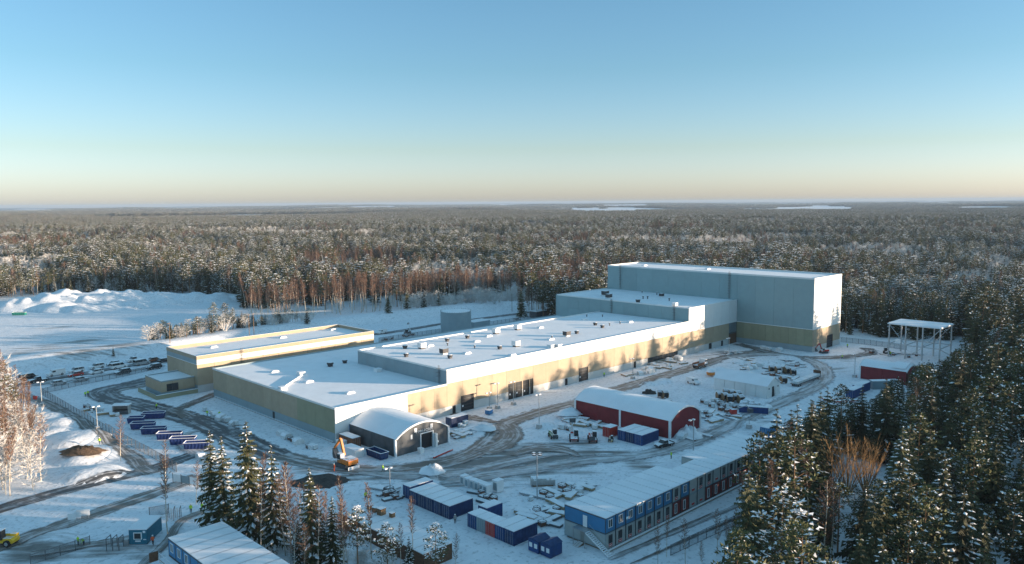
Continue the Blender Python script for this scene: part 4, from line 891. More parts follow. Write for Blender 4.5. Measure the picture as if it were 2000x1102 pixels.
# middle block
mid = thing('connecting_block', 'grey mid-height factory block between long hall and tallest building', 'building')
MB().box(X2+.3, X3, YF+.3, YMB-.3, -.3, ZM-.5).build('core', 'core', mid)
OPM = [(xs(1384.5, 680), xs(1389.5, 679), 0, 2.3), (xs(1408.5, 675), xs(1411.5, 675), 0, 2.2)]
for q in OPM: door(mid, q[0], q[1], .02, q[3], YF, 'door_dark')
XS = xs(1423.5, 650)
panels(mid, 'y-', YF, X2, X3, 0, 2.5, 6.2, 'clad_base', OPM+[(XS, X3, 0, 9.2)]); panels(mid, 'y-', YF, X2, X3, 2.5, 9.2, 6.2, 'clad_tan', [(XS, X3, 0, 9.2)]); panels(mid, 'y-', YF, X2, X3, 9.2, ZM-.35, 6.2, 'clad_white')
lv = MB().box(XS, X3-.1, YF+.15, YF+.27, 0, 9.15).build('louvre_bay', 'steel_dark', mid)
for k in range(9): MB().box(XS+.1, X3-.15, YF+.02, YF+.15, 5.0+k*.46, 5.22+k*.46, rx=.5).build('louvre', 'clad_grey', lv)
MB().box(XS+.15, X3-.2, YF+.06, YF+.15, .05, 4.2).build('door', 'brown_wall', mid)
MB().box(X2+.3, X3, YF-.12, YF-.004, 9.12, 9.32).build('trim_strip', 'trim_white', mid)
panels(mid, 'x-', X2, YF+.3, YMB, ZH-.5, ZM-.4, 6.6, 'clad_silver_shaded'); panels(mid, 'x-', X2, YHB, YMB, ZL-.6, ZH-.5, 6.6, 'clad_silver_shaded'); panels(mid, 'y+', YMB, X2, X3, 0, ZM-.4, 8, 'clad_silver_shaded')
zm = flat_roof(mid, X2, X3+.3, YF, YMB, ZM, .32, skip='e')
ladder(mid, 'x-', atx(1317, 610, X2)[0], X2, ZH-.3, ZM+.9); ladder(mid, 'x-', atx(1195, 600, X2)[0], X2, ZH-.3, ZM+.6)
for kind_, px, py, s_ in (('dark', 1182, 578, 1.15), ('dark', 1189, 583, 1.), ('dark', 1292, 580, .8), ('mushroom', 1246, 591, .8), ('box', 1318, 599, .8), ('pipe', 1256, 584, 1.), ('pipe', 1265, 584, 1.), ('pipe', 1307, 588, 1.), ('pipe', 1254, 572, .8), ('pipe', 1283, 576, .9)):
    x_, y_ = at(px, py, zm); vent(mid, kind_, x_, y_, zm, s_)
sb = thing('rear_roof_block', 'small snow-topped block behind the grey middle building', 'building')
MB().box(X2+9, X3-1, YMB+.1, YMB+9, -.2, ZM-1.6).build('wall', 'clad_silver_shaded', sb); MB().box(X2+9.3, X3-1.3, YMB+.3, YMB+8.7, ZM-1.6, ZM-1.4).build('roof', 'roof_snow', sb)
# tallest building
tw = thing('high_bay_warehouse', 'tallest windowless box building with silver upper walls and tan base', 'warehouse')
MB().box(X3+.3, X4-.3, YT+.3, YTB-.3, -.3, ZT-.6).build('core', 'core', tw)
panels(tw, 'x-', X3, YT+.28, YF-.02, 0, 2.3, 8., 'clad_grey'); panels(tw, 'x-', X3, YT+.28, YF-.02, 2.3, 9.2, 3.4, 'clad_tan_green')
panels(tw, 'x-', X3, YT+.28, YF-.02, 9.2, ZT-.35, 8.4, 'clad_silver_shaded'); panels(tw, 'x-', X3, YF-.02, YTB, ZM-.5, ZT-.35, 8.8, 'clad_silver_shaded'); panels(tw, 'y+', YTB, X3, X4, 0, ZT-.4, 8.8, 'clad_silver_shaded'); panels(tw, 'x+', X4, YT, YTB, 0, ZT-.4, 9, 'clad_silver_shaded')
tx = lambda px, py: aty(px, py, YT)[0]
OT = [(tx(1614.5, 675), tx(1625.5, 672), 0, 5.2)]; door(tw, *OT[0][:2], .02, 5.2, YT, 'door_dark', 5, name='loading_door')
panels(tw, 'y-', YT, X3, X4, 0, 2.3, 8.6, 'clad_base', OT); panels(tw, 'y-', YT, X3, X4, 2.3, 9.2, 4.3, 'clad_tan', OT); panels(tw, 'y-', YT, X3, X4, 9.2, ZT-.35, 8.6, 'clad_white')  # sunlit upper wall takes a lighter copy of the silver-white cladding
MB().box(X3-.1, X3-.004, YT-.1, YTB if False else YF-.13, 9.1, 9.3).box(X3-.1, X4+.05, YT-.1, YT-.004, 9.1, 9.3).build('trim_strip', 'trim_white', tw)
zt = flat_roof(tw, X3, X4, YT, YTB, ZT, .5)
ladder(tw, 'x-', atx(1425, 560, X3)[0], X3, ZM+.2, ZT+.8); ladder(tw, 'x-', atx(1212, 545, X3)[0], X3, ZM+.2, ZT+.6)
for px, py in ((1258.6, 519.5), (1382, 526.5)): x_, y_ = at(px, py, zt); vent(tw, 'sky', x_, y_, zt)
# north annex and its lower entrance wing
N0, NY, NZ, NYB, N1 = 104.8, 252., 12.05, 276.8, 173.8
nb = thing('annex_building', 'separate two-tone annex hall with white upper band beside parked cars', 'building')
MB().box(N0+.3, N1-.3, NY+.3, NYB-.3, -.3, NZ-1.4).build('core', 'core', nb)
panels(nb, 'y-', NY, N0, N1, 2.4, 9.2, 6, 'clad_tan'); panels(nb, 'y-', NY, N0, N1, 9.2, NZ-.35, 6, 'clad_white'); panels(nb, 'y-', NY, N0, N1, 0, 2.4, 6, 'clad_base')
panels(nb, 'x-', N0, NY+.3, NYB, 2.4, 9.2, 5, 'clad_tan'); panels(nb, 'x-', N0, NY+.3, NYB, 9.3, NZ-.35, 5, 'clad_grey'); panels(nb, 'x-', N0, NY+.3, NYB, 0, 2.4, 6, 'clad_grey')
panels(nb, 'y+', NYB, N0, N1, 0, NZ-.4, 8, 'clad_tan'); panels(nb, 'x+', N1, NY, NYB, 0, NZ-.4, 8, 'clad_grey')
MB().box(N0-.06, N0-.004, NY, NYB, 9.18, 9.32).build('trim_strip', 'trim_white', nb)
zn = flat_roof(nb, N0, N1, NY, NYB, NZ, 1.15, inner='clad_tan')
for px, py in ((417, 679), (552, 660), (650, 645)): x_, y_ = at(px, py, zn); vent(nb, 'sky', x_, y_, zn)
MB().tube((aty(597, 690, NY)[0], NY-.9, 4.4), (aty(645, 684, NY)[0], NY-.9, 4.4), .9, n=12).build('air_duct', 'steel', nb)
ladder(nb, 'y-', aty(471, 680, NY)[0], NY, 6, NZ+.8)
for dx, wd_, h_, lb_ in ((22, 5, 6.6, 'narrow flat link between annex and long hall'), (58, 8, 6.3, 'wider flat link between annex end and long hall')):
    lk = thing('link_building', lb_, 'building'); MB().box(X0+dx, X0+dx+wd_, YLB+.05, NY-.05, -.1, h_).build('wall', 'clad_tan', lk); MB().box(X0+dx+.2, X0+dx+wd_-.2, YLB+.1, NY-.1, h_, h_+.2).build('roof', 'roof_snow', lk)
# entrance wing
sx0, sy0 = at(315, 778); ex1 = N0+.0
swx0, swy0 = sx0, NY+.4
se = thing('entrance_wing', 'small tan entrance wing with dark window in front of the annex', 'building')
c0 = at(314.8, 745, 5.2); c1 = at(283.6, 732.5, 5.2); c2 = at(386.7, 733, 5.2)
EX0, EY0, EX1, EY1 = c0[0], c0[1], N0-.02, c1[1]
MB().box(EX0+.3, EX1, EY0+.3, EY1-.3, -.2, 4.8).build('core', 'core', se)
HW = [(EX0+1.6, EX0+5.4, 1.6, 4.0)]
panels(se, 'y-', EY0, EX0, EX1, 1.5, 4.85, 4, 'clad_tan', HW); panels(se, 'y-', EY0, EX0, EX1, 0, 1.5, 4, 'clad_grey', HW)
panels(se, 'x-', EX0, EY0+.28, EY1, 1.5, 4.85, 4, 'clad_tan'); panels(se, 'x-', EX0, EY0+.28, EY1, 0, 1.5, 4, 'clad_grey')
wq = MB().box(HW[0][0], HW[0][1], EY0+.18, EY0+.27, 1.6, 4.).build('window', 'trim_dark', se)
for k in range(2): MB().box(HW[0][0]+.12+k*1.85, HW[0][0]+1.75+k*1.85, EY0+.1, EY0+.18, 1.72, 3.88).build('pane', 'glass', wq)
flat_roof(se, EX0, EX1+.3, EY0, EY1, 5.2, .3, inner='clad_grey', skip='e')
MB().box(EX0-2.5, EX1+3, EY0-2.2, EY0-1.9, -.1, 1.3).box(EX0-2.5, EX0-2.2, EY0-1.9, EY1, -.1, 1.3).build('ramp_wall', 'clad_tan_green', se)
MB().box(EX0-2.55, EX1+3.05, EY0-2.25, EY0-1.85, 1.3, 1.42).build('ramp_cap', 'roof_snow', se)
# round tank and pump house
x_, y_ = at(889, 654); 
tk = thing('round_tank', 'dark grey cylindrical water tank behind the long hall', 'tank', (x_+4, y_+4, 0))
MB().lathe([(7.2, -.2), (7.2, 10.4)], n=40).build('shell', 'clad_grey', tk, smooth=False); MB().lathe([(7.1, 10.35), (6.9, 10.45), (.1, 11.0)], n=40).build('roof', 'roof_snow', tk, smooth=True)
m = MB()
for k in range(40): a = 6.283*k/40; m.tube((7.2*math.cos(a), 7.2*math.sin(a), 10.4), (7.2*math.cos(a), 7.2*math.sin(a), 10.9), .04, n=3)
m.build('rim_posts', 'steel_dark', tk)
for px, py, sx_, sy_, h_, lb_, mt_ in ((925, 643, 11, 6, 3.2, 'low snow-topped pump house beside the round tank', 'clad_grey'), (1048, 622, 16, 5, 3.4, 'dark flat-roofed shed behind the hall roof near the middle block', 'trim_dark')):
    x_, y_ = at(px, py); b = thing('pump_house', lb_, 'shed', (x_, y_, 0)); MB().box(0, sx_, 0, sy_, -.1, h_).build('wall', mt_, b); MB().box(-.15, sx_+.15, -.15, sy_+.15, h_, h_+.25).build('roof', 'roof_snow', b)

# ------------------------------------------------------------------ halls of fabric
def arch(n, w, eave, rise):
    R_ = (w*w/4+rise*rise)/(2*rise); out = []
    for i in range(n+1):
        s = -w/2+w*i/n; out.append((s, eave+math.sqrt(max(0, R_*R_-s*s))-(R_-rise)))
    return out
def arched_hall(root, w, l, eave, rise, wall, endm, roofm='roof_snow', post='trim_white', posts=(), dooro=None):
    """hall along local Y from 0 to l, arch across local X; end at y=0 faces the viewer"""
    A = arch(16, w, eave, rise); t = .18
    m = MB()
    for (x0, z0), (x1, z1) in zip(A[:-1], A[1:]):
        m.add([(x0, -.25, z0), (x1, -.25, z1), (x1, l+.25, z1), (x0, l+.25, z0), (x0, -.25, z0-t), (x1, -.25, z1-t), (x1, l+.25, z1-t), (x0, l+.25, z0-t)], [(0, 1, 2, 3), (4, 7, 6, 5), (0, 4, 5, 1), (3, 2, 6, 7)])
    m.build('roof', roofm, root)
    n = max(2, round(l/8)); 
    for s in (-1, 1):
        for k in range(n): MB().box(s*w/2-.06, s*w/2+.06, k*l/n+.03, (k+1)*l/n-.03, -.1, eave).build('side_panel', wall, root)
    for y0 in (.06, l-.06):
        m = MB(); pts = [(x, z-.18) for x, z in A]
        for (xa, za), (xb, zb) in zip(pts[:-1], pts[1:]):
            for q0, q1, k0, k1 in cut((xa, xb, -.1, 1e3), [(dooro[0], dooro[1], -1, dooro[2])] if dooro and y0 < 1 else []):
                f = lambda x: za+(zb-za)*(x-xa)/(xb-xa)
                m.add([(q0, y0, k0), (q1, y0, k0), (q1, y0, min(k1, f(q1))), (q0, y0, min(k1, f(q0))), (q0, y0+.1, k0), (q1, y0+.1, k0), (q1, y0+.1, min(k1, f(q1))), (q0, y0+.1, min(k1, f(q0)))], [(0, 1, 2, 3), (7, 6, 5, 4)])
        m.build('end_wall', endm, root)
    for y0 in (-.3, l+.02):
        m = MB()
        for (x0, z0), (x1, z1) in zip(A[:-1], A[1:]):
            m.add([(x0, y0, z0+.03), (x1, y0, z1+.03), (x1, y0, z1-.38), (x0, y0, z0-.38), (x0, y0+.28, z0+.03), (x1, y0+.28, z1+.03), (x1, y0+.28, z1-.38), (x0, y0+.28, z0-.38)], [(0, 1, 2, 3), (4, 7, 6, 5), (0, 4, 5, 1), (3, 2, 6, 7)])
        m.build('end_arch', post, root)
    for s in (-1, 1):
        for y0 in posts: MB().box(s*w/2-.22, s*w/2+.22, y0-.3, y0+.3, -.1, eave).build('post', post, root)
g = thing('grey_storage_tent', 'dark grey arched storage tent with white arch against the hall corner', 'tent', (118.6, 152.1, 0))
arched_hall(g, 16.6, 19.7, 4.3, 2.9, 'dark_fabric', 'dark_fabric', posts=(0,), dooro=(-.5, 3.2, 4.0))
MB().box(-.5, 3.2, .5, .6, 0, 4.0).build('door_opening', 'door_dark', g)
MB().box(-.75, -.5, -.15, .3, 0, 4.2).box(3.2, 3.45, -.15, .3, 0, 4.2).box(-.5, 3.2, -.15, .3, 4.0, 4.2).build('door_frame', 'trim_white', g)
MB().box(3.45, 4.1, -.9, .05, 0, 3.4).build('door_curtain', 'pale_fabric', g)
def text(s, size, parent, loc, rot, material, name='lettering', ext=.01):
    c = bpy.data.curves.new(name, 'FONT'); c.body = s; c.size = size; c.extrude = ext; o = bpy.data.objects.new(name, c); col.objects.link(o)
    dg = bpy.context.evaluated_depsgraph_get(); me_ = bpy.data.meshes.new_from_object(o.evaluated_get(dg)); bpy.data.objects.remove(o); bpy.data.curves.remove(c)
    me_.materials.clear(); me_.materials.append(MAT[material]); k = obj(name, me_, parent, loc); k.rotation_euler = rot; return k
text('P MH-FORM', 1.0, g, (-2.1, -.02, 4.42), (math.pi/2, 0, 0), 'trim_white')
for x_, z_, w_, h_ in ((-3.4, 3.9, .55, 1.1), (-2.1, 5.3, .8, 1.0), (2.9, 5.5, .8, 1.0), (4.9, 1.0, .5, .5)): MB().box(x_-w_/2, x_+w_/2, -.05, .05, z_-h_/2, z_+h_/2).build('sign_plate', 'trim_white', g)
MB().box(-8.35, -8.1, 19.2, 20., 0, 4.2).build('corner_tarp', 'blue_tarp', g)
r = thing('red_arched_hall', 'long red fabric hall with arched snowy roof and white posts', 'hall', (175.6, 113.1, 0))
arched_hall(r, 14.2, 32., 4.6, 2.7, 'red_fabric', 'red_fabric', posts=(0, 16, 32))
MB().box(-5.6, -4.9, -.02, .05, 5.2, 5.6).build('light', 'lamp_glass', r)
c0 = at(1679, 739); 
r2 = thing('red_fabric_shed', 'red fabric shed with snow-heaped roof beside the steel canopy', 'hall', (c0[0]+5, c0[1]-15, 0))
arched_hall(r2, 10., 15., 4.4, 1.6, 'red_fabric', 'red_fabric', posts=(15,))
MB().prism([(-4.5, 5.2), (-3.2, 6.0), (0, 6.6), (3.2, 6.0), (4.5, 5.2)], .5, 5., 'y').build('roof_snow_heap', 'roof_snow', r2)
wt = thing('white_tent', 'white ridge tent with panelled walls and open door flap', 'tent', (224.0, 115.2, 0)); W_, L_ = 8.6, 18.3
MB().prism([(-.3, 3.9), (W_/2, 6.3), (W_+.3, 3.9), (W_+.3, 3.75), (W_/2, 6.15), (-.3, 3.75)], -.3, L_+.3, 'y').build('roof', 'roof_snow', wt)
for s in (0, W_):
    for k in range(5): MB().box(s-.05, s+.05, k*L_/5+.05, (k+1)*L_/5-.05, -.1, 3.85).build('side_panel', 'pale_fabric', wt)
for y0 in (0, L_): MB().prism([(.05, -.1), (W_-.05, -.1), (W_-.05, 3.8), (W_/2, 6.15), (.05, 3.8)], y0, y0+.08, 'y').build('end_wall', 'pale_fabric', wt)
MB().box(3.3, 4.6, -.06, .0, 0, 3.2).build('door_opening', 'door_dark', wt); MB().prism([(4.6, 0), (6.0, 0), (4.6, 3.2)], -.5, -.42, 'y').build('door_flap', 'pale_fabric', wt)
for x_ in (1.4, 7.2): MB().box(x_-.25, x_+.25, -.05, 0, 2.6, 3.1).build('window', 'glass', wt)
# steel canopy
cn = thing('steel_canopy', 'tall open steel frame carrying a flat snow-covered roof', 'canopy')
Z_ = 13.2; q0 = at(1738, 631, Z_); q1 = at(1837, 641, Z_); q2 = at(1864, 628, Z_); q3 = at(1767, 619, Z_)
cx0 = (q0[0]+q1[0])/2; cy0 = q1[1]; cy1 = q0[1]; cx1 = cx0+13
MB().box(cx0-.6, cx1+.6, cy0-.6, cy1+.6, Z_-.35, Z_).build('roof', 'trim_white', cn); MB().box(cx0-.5, cx1+.5, cy0-.5, cy1+.5, Z_, Z_+.18).build('roof_snow', 'roof_snow', cn)
ys = np.linspace(cy0, cy1, 4)
for x_ in (cx0, cx1):
    for y_ in ys: MB().box(x_-.22, x_+.22, y_-.22, y_+.22, -.2, Z_-.35).build('column', 'steel', cn)
for x_ in (cx0, cx1): MB().box(x_-.15, x_+.15, cy0, cy1, 5.0, 5.3).build('beam', 'steel', cn)
for y_ in ys: MB().box(cx0, cx1, y_-.12, y_+.12, 5.02, 5.28).build('beam', 'steel', cn)
for a_, b_ in (((cx0, ys[0], 12.6), (cx0, ys[1], 5.3)), ((cx0, ys[3], 12.6), (cx0, ys[2], 5.3)), ((cx0, ys[1], 4.9), (cx0, ys[2], .2)), ((cx1, ys[0], 12.6), (cx1, ys[1], 5.3)), ((cx0, ys[0], 5.), (cx1, ys[0], 1.))): MB().tube(a_, b_, .13, n=6).build('brace', 'steel', cn)
MB().box(cx0-.4, cx0-.25, cy1-4.4, cy1-2.4, 5.8, 7.4).build('banner', 'trim_white', cn)
# ------------------------------------------------------------------ site barracks
def module_window(parent, face, a, plane, z0, w_, h_, sign=None, frame='trim_white', panes=1):
    """window on a module wall: face 'y-' (a along X) or 'x-' (a along Y)"""
    bxf = (lambda m, a0, a1, d0, d1, k0, k1: m.box(a0, a1, plane-d1, plane-d0, k0, k1)) if face == 'y-' else (lambda m, a0, a1, d0, d1, k0, k1: m.box(plane-d1, plane-d0, a0, a1, k0, k1))
    m = MB(); t = .09
    bxf(m, a-w_/2-t, a-w_/2, 0, .08, z0-t, z0+h_+t); bxf(m, a+w_/2, a+w_/2+t, 0, .08, z0-t, z0+h_+t); bxf(m, a-w_/2, a+w_/2, 0, .08, z0-t, z0); bxf(m, a-w_/2, a+w_/2, 0, .08, z0+h_, z0+h_+t)
    for k in range(1, panes): bxf(m, a-w_/2+k*w_/panes-.04, a-w_/2+k*w_/panes+.04, 0, .07, z0, z0+h_)
    bxf(m, a-w_/2, a+w_/2, .0, .03, z0, z0+h_); m.m[-6:] = [1]*6
    m.build('window', [frame, 'glass'], parent)
    if sign:
        m = MB(); bxf(m, a-w_*.55, a+w_*.55, .0, .06, z0-.75, z0-.2); bxf(m, a-w_*.38, a+w_*.38, .062, .07, z0-.55, z0-.42); m.m[-6:] = [1]*6
        m.build('sign', ['red_paint', 'trim_white'], parent)
def module(root, x0, x1, y0, y1, z0, mt, roof=False, h=2.85):
    w_ = MB().box(x0+.03, x1-.03, y0+.03, y1-.03, z0+.08, z0+h-.08).build('module', mt, root)
    fm = MB(); t = .09
    for x in (x0, x1-t):
        for y in (y0, y1-t): fm.box(x, x+t, y, y+t, z0, z0+h)
    for z in (z0, z0+h-.16):
        fm.box(x0+t, x1-t, y0, y0+t, z, z+.16).box(x0+t, x1-t, y1-t, y1, z, z+.16).box(x0, x0+t, y0+t, y1-t, z, z+.16).box(x1-t, x1, y0+t, y1-t, z, z+.16)
    fm.build('frame', 'trim_dark' if mt != 'module_grey' else 'clad_grey', w_)
    if roof: MB().box(x0+.09, x1-.09, y0-.05, y1+.1, z0+h-.01, z0+h+.15).build('roof_snow', 'roof_snow', w_)
    return w_
bk = thing('site_barrack', 'long two-storey row of blue, grey and red site modules with snowy roof', 'barrack')
MX, MY, MW, N_ = 104.6, 83.2, 2.93, 21
UP = 'bbbbbbbgb'+'g'*12; LO = 'ggggggg'+'rrgg'+'r'*10
CM = {'b': 'module_blue', 'g': 'module_grey', 'r': 'module_red'}
for i in range(N_):
    yb = MY+9.5 if i < 10 or i > 12 else MY+6.2
    for fl, s_ in ((0, LO), (1, UP)):
        x0 = MX+i*MW; z0 = .35+fl*2.86; w_ = module(bk, x0, x0+MW-.02, MY, yb, z0, CM[s_[i]], fl == 1)
        rr = random.Random(i*7+fl); c = s_[i]
        if c == 'g' and not (fl == 0 and i in (9, 10)) and not (fl == 1 and i in (9, 12)): module_window(w_, 'y-', x0+MW*(.46+rr.uniform(-.05, .05)), MY+.03, z0+1.0, .85, 1.35, True, 'trim_dark')
        elif c == 'g': MB().box(x0+1., x0+1.9, MY-.03, MY+.03, z0+.45, z0+.9).build('sign', 'red_paint', w_)
        elif c == 'b': module_window(w_, 'y-', x0+MW*.48, MY+.03, z0+1.0, 1.0, 1.35, None, 'trim_white', 2)
        else: module_window(w_, 'y-', x0+MW*.42, MY+.03, z0+.5, .62, 1.75, None, 'trim_white')
        MB().box(x0+MW-.14, x0+MW-.05, MY-.12, MY-.01, z0, z0+2.85).build('downpipe', 'trim_dark', w_)
MB().box(MX+.2, MX+N_*MW-.2, MY+.4, MY+9, -.1, .36).build('footing', 'timber', bk); MB().box(MX, MX+N_*MW, MY-.65, MY-.1, .22, .34).build('walkway', 'timber_pale', bk)
for z0, y_, mt in ((.45, MY+5.2, 'door_grey'), (3.3, MY+4.6, 'trim_white')): MB().box(MX-.05, MX+.0, y_-.48, y_+.48, z0, z0+2.1).build('door', mt, bk)
MB().box(MX-1.5, MX-.02, MY+3.4, MY+6.4, 3.02, 3.16).build('landing', 'steel', bk)
st = MB()
for k in range(15): f = k/15; st.box(MX-1.35, MX-.35, MY+3.2-f*5.4-.14, MY+3.2-f*5.4+.14, 3.02-f*3.02-.02, 3.02-f*3.02+.05)
so_ = st.build('stair_treads', 'roof_snow', bk); so_['kind'] = 'stuff'
for x_ in (MX-1.42, MX-.3):
    MB().add([(x_, MY+3.4, 3.05), (x_+.07, MY+3.4, 3.05), (x_+.07, MY-2.3, -.05), (x_, MY-2.3, -.05), (x_, MY+3.4, 2.8), (x_+.07, MY+3.4, 2.8), (x_+.07, MY-2.3, -.2), (x_, MY-2.3, -.2)], [(0, 1, 2, 3), (4, 7, 6, 5), (0, 3, 7, 4), (1, 5, 6, 2), (0, 4, 5, 1), (3, 2, 6, 7)]).build('stringer', 'trim_white', bk)
    MB().tube((x_, MY+3.4, 4.1), (x_, MY-2.0, 1.05), .03, n=4).build('handrail', 'steel', bk)
for k in range(5): MB().box(MX-1.9+k*.3, MX-1.6+k*.3, MY+4.6, MY+5.9, -.05, .09+k*.09).build('entry_step', 'timber', bk)
for k in (0, 1): MB().box(MX-1.4, MX-1.3, MY+3.5+k*2.7, MY+3.6+k*2.7, -.1, 3.02).build('landing_post', 'steel', bk)
# foreground barrack
fb = thing('blue_barrack', 'blue two-storey site barrack at the gate with wide snowy roof', 'barrack')
for i in range(10):
    y1 = 130.2-i*2.93
    for fl in (0, 1):
        w_ = module(fb, 47.9, 57.4, y1-2.91, y1, .2+fl*2.88, 'module_blue', fl == 1)
        if i % 4 != 3: module_window(w_, 'x-', y1-1.45, 47.93, 1.2+fl*2.88, 1.0, 1.35, None, 'trim_white', 2)
MB().box(46.2, 47.8, 118, 130, 2.9, 3.05).build('gallery', 'timber_pale', fb)
for k in range(5): MB().box(46.2, 46.3, 118.2+k*2.9, 118.3+k*2.9, 0, 4.1).build('gallery_post', 'trim_white', fb)
MB().box(46.2, 46.28, 118, 130, 4.0, 4.08).build('gallery_rail', 'trim_white', fb)
MB().box(44.6, 46.0, 129.6, 129.75, 3.0, 4.6).build('board', 'brown_wall', fb)
bb = thing('brown_barrack', 'low brown-walled barrack with snowy seamed roof behind foreground trees', 'barrack')
for i in range(9):
    y1 = 125.3-i*2.76; w_ = MB().box(78.1, 84.3, y1-2.74, y1, -.05, 2.75).build('module', 'brown_wall', bb); MB().box(78.05, 84.35, y1-2.66, y1-.09, 2.74, 2.92).build('roof_snow', 'roof_snow', w_)
for i, (px, py, s_) in enumerate(((745, 1005, 1.2), (733, 1000, .9), (766, 1010, .8), (722, 995, .7))):
    x_, y_ = at(px, py, 2.9); tag(MB().box(-s_/2, s_/2, -s_/2, s_/2, 0, s_).box(-s_/2-.1, s_/2+.1, -s_/2-.1, s_/2+.1, s_, s_+.1).build('crate', 'timber', None, (x_, y_, 2.9), .1), ['largest wooden crate standing on the brown barrack roof', 'middle-sized wooden crate on the brown barrack roof', 'low wooden crate at the end of crates on the brown barrack roof', 'smallest wooden crate on the brown barrack roof'][i], 'crate')
# guard hut
hx, hy = at(270, 1064)
gh = thing('guard_hut', 'small teal guard hut with framed window beside the turnstiles', 'hut', (hx, hy, 0), math.radians(-44.6)+0)
MB().box(-1.6, 1.6, 0, 6.2, .1, 2.8).build('wall', 'hut_teal', gh); MB().box(-1.7, 1.7, -.1, 6.3, 2.8, 2.98).build('roof', 'roof_snow', gh)
fr = MB().box(-.75, .75, -.1, -.01, 1.0, 2.3).build('window', 'trim_white', gh); MB().box(-.58, .58, -.14, -.1, 1.15, 2.15).build('pane', 'glass', fr)
for a_ in ((-.5, .5, .55, .8), (.95, 1.4, 2.2, 2.6), (1.0, 1.5, .9, 1.05)): MB().box(a_[0], a_[1], -.06, -.01, a_[2], a_[3]).build('sign', 'trim_white', gh)
MB().box(-2.5, -1.65, -.3, .6, 0, 1.1).build('heater_box', 'steel', gh)
def turnstile(px, py, rz, lb_):
    x_, y_ = at(px, py); t = thing('turnstile', lb_, 'turnstile', (x_, y_, 0), rz)
    for k in (-1.1, 0, 1.1): MB().box(k-.05, k+.05, -.9, -.8, 0, 2.3).box(k-.05, k+.05, .8, .9, 0, 2.3).box(k-.05, k+.05, -.8, .8, 2.2, 2.3).build('frame', 'steel_dark', t)
    for k in (-.55, .55):
        m = MB().tube((k, 0, 0), (k, 0, 2.2), .05)
        for j in range(8):
            for a in (0, 2.09, 4.19): m.tube((k, 0, .3+j*.23), (k+.5*math.cos(a), .5*math.sin(a), .3+j*.23), .02, n=3)
        m.build('rotor', 'steel', t)
turnstile(225, 1072, math.radians(-44), 'full-height steel turnstile left of the teal guard hut'); turnstile(341, 1014, math.radians(-30), 'full-height steel turnstile on the footpath near the lone birch')

# ------------------------------------------------------------------ containers and skips
def container(mt, loc, rz, label, group=None, L=6.06, W=2.44, H=2.59, snow=True):
    """door end at local x=0, body along +X"""
    t = thing('shipping_container', label, 'container', (*loc, 0), rz, group)
    m = MB().box(.08, L-.05, .05, W-.05, .12, H-.04); n = int(L/.42)
    for k in range(n):
        x = .3+k*(L-.6)/n
        for y in (.0, W-.05): m.box(x, x+.2, y, y+.05, .2, H-.12)
    m.build('body', mt, t)
    fm = MB()
    for x in (0, L-.12):
        for y in (-.02, W-.1): fm.box(x, x+.12, y, y+.12, -.05, H)
    for z in (.0, H-.14): fm.box(.12, L-.12, -.02, .06, z, z+.14).box(.12, L-.12, W-.06, W+.02, z, z+.14).box(0, .1, .1, W-.1, z, z+.14).box(L-.1, L, .1, W-.1, z, z+.14)
    fm.build('frame', mt, t)
    for k in (0, 1):
        d = MB().box(.01, .075, .1+k*(W/2-.1), W/2-.02+k*(W/2-.1), .16, H-.16).build('door', mt, t); b = MB()
        for j in (.3, .8): b.tube((-.03, .1+k*(W/2-.1)+j, .15), (-.03, .1+k*(W/2-.1)+j, H-.15), .03, n=4)
        b.build('lock_bar', 'steel', d)
    if snow: MB().box(.04, L-.04, .06, W-.06, H-.02, H+.14).build('roof_snow', 'roof_snow', t)
    return t
GR = 'blue containers in the double row'
for i in range(6): container('navy_paint' if i else 'blue_paint', (94.9+(1.0 if i == 0 else 0), 126.6-i*2.58+(.9 if i == 0 else 0)), 0, ['blue container standing slightly apart at the end of the six', 'blue container second in the row of six with its door ajar', 'dark blue container third in the row of six', 'dark blue container fourth in the row of six', 'blue container fifth in the row with rusty doors', 'blue container closing the row of six by the gap'][i])
for i, (mt, lb_) in enumerate((('blue_paint', 'blue short container first after the gap'), ('clad_grey', 'grey-doored short container between blue ones'), ('red_paint', 'container with red and white doors in the second row'), ('blue_paint', 'blue container behind the red-doored one'), ('navy_paint', 'dark container with white-topped roof near the row end'))):
    container(mt, (95.2, 106.4-i*2.5), 0, lb_, None, 3.2 if i < 3 else 6.06)
container('blue_paint', (99.2, 107.8), 0, 'blue container set behind the short containers', None, 4.2)
x_, y_ = 95.8, 93.4
for k in range(2):
    t = thing('tool_cabin', ['blue gabled tool cabin at the end of the container row', 'blue tool cabin with white emblems beyond the gabled one'][k], 'cabin', (x_+k*.2, y_-k*2.7, 0))
    MB().box(0, 3., -2.4, 0, .1, 2.2).build('wall', 'blue_paint', t); MB().prism([(-.1-2.4, 2.2), (-1.2, 2.75), (.1, 2.2)], -.1, 3.1, 'x').build('roof', 'navy_paint', t)
    for a in (-.6, -1.8): MB().box(-.05, 0, a-.35, a+.35, .9, 1.7).build('emblem', 'trim_white', t)
for i in range(3): container(('blue_paint', 'navy_paint', 'blue_paint')[i], (158.6, 119.9-i*2.62), 0, ['blue container farthest from the pickup beside the red hall', 'blue container between two others beside the red hall', 'blue container next to the snowy pickup beside the red hall'][i], None, 7.2)
container('red_paint', (158.4, 124.6), 0, 'small red container beside the blue ones at the red hall', None, 3.2)
x_, y_ = at(676, 866); container('rust', (x_+1., y_-5.2), math.radians(90), 'dark red container with snowy lid beside the grey tent', None, 6.06)
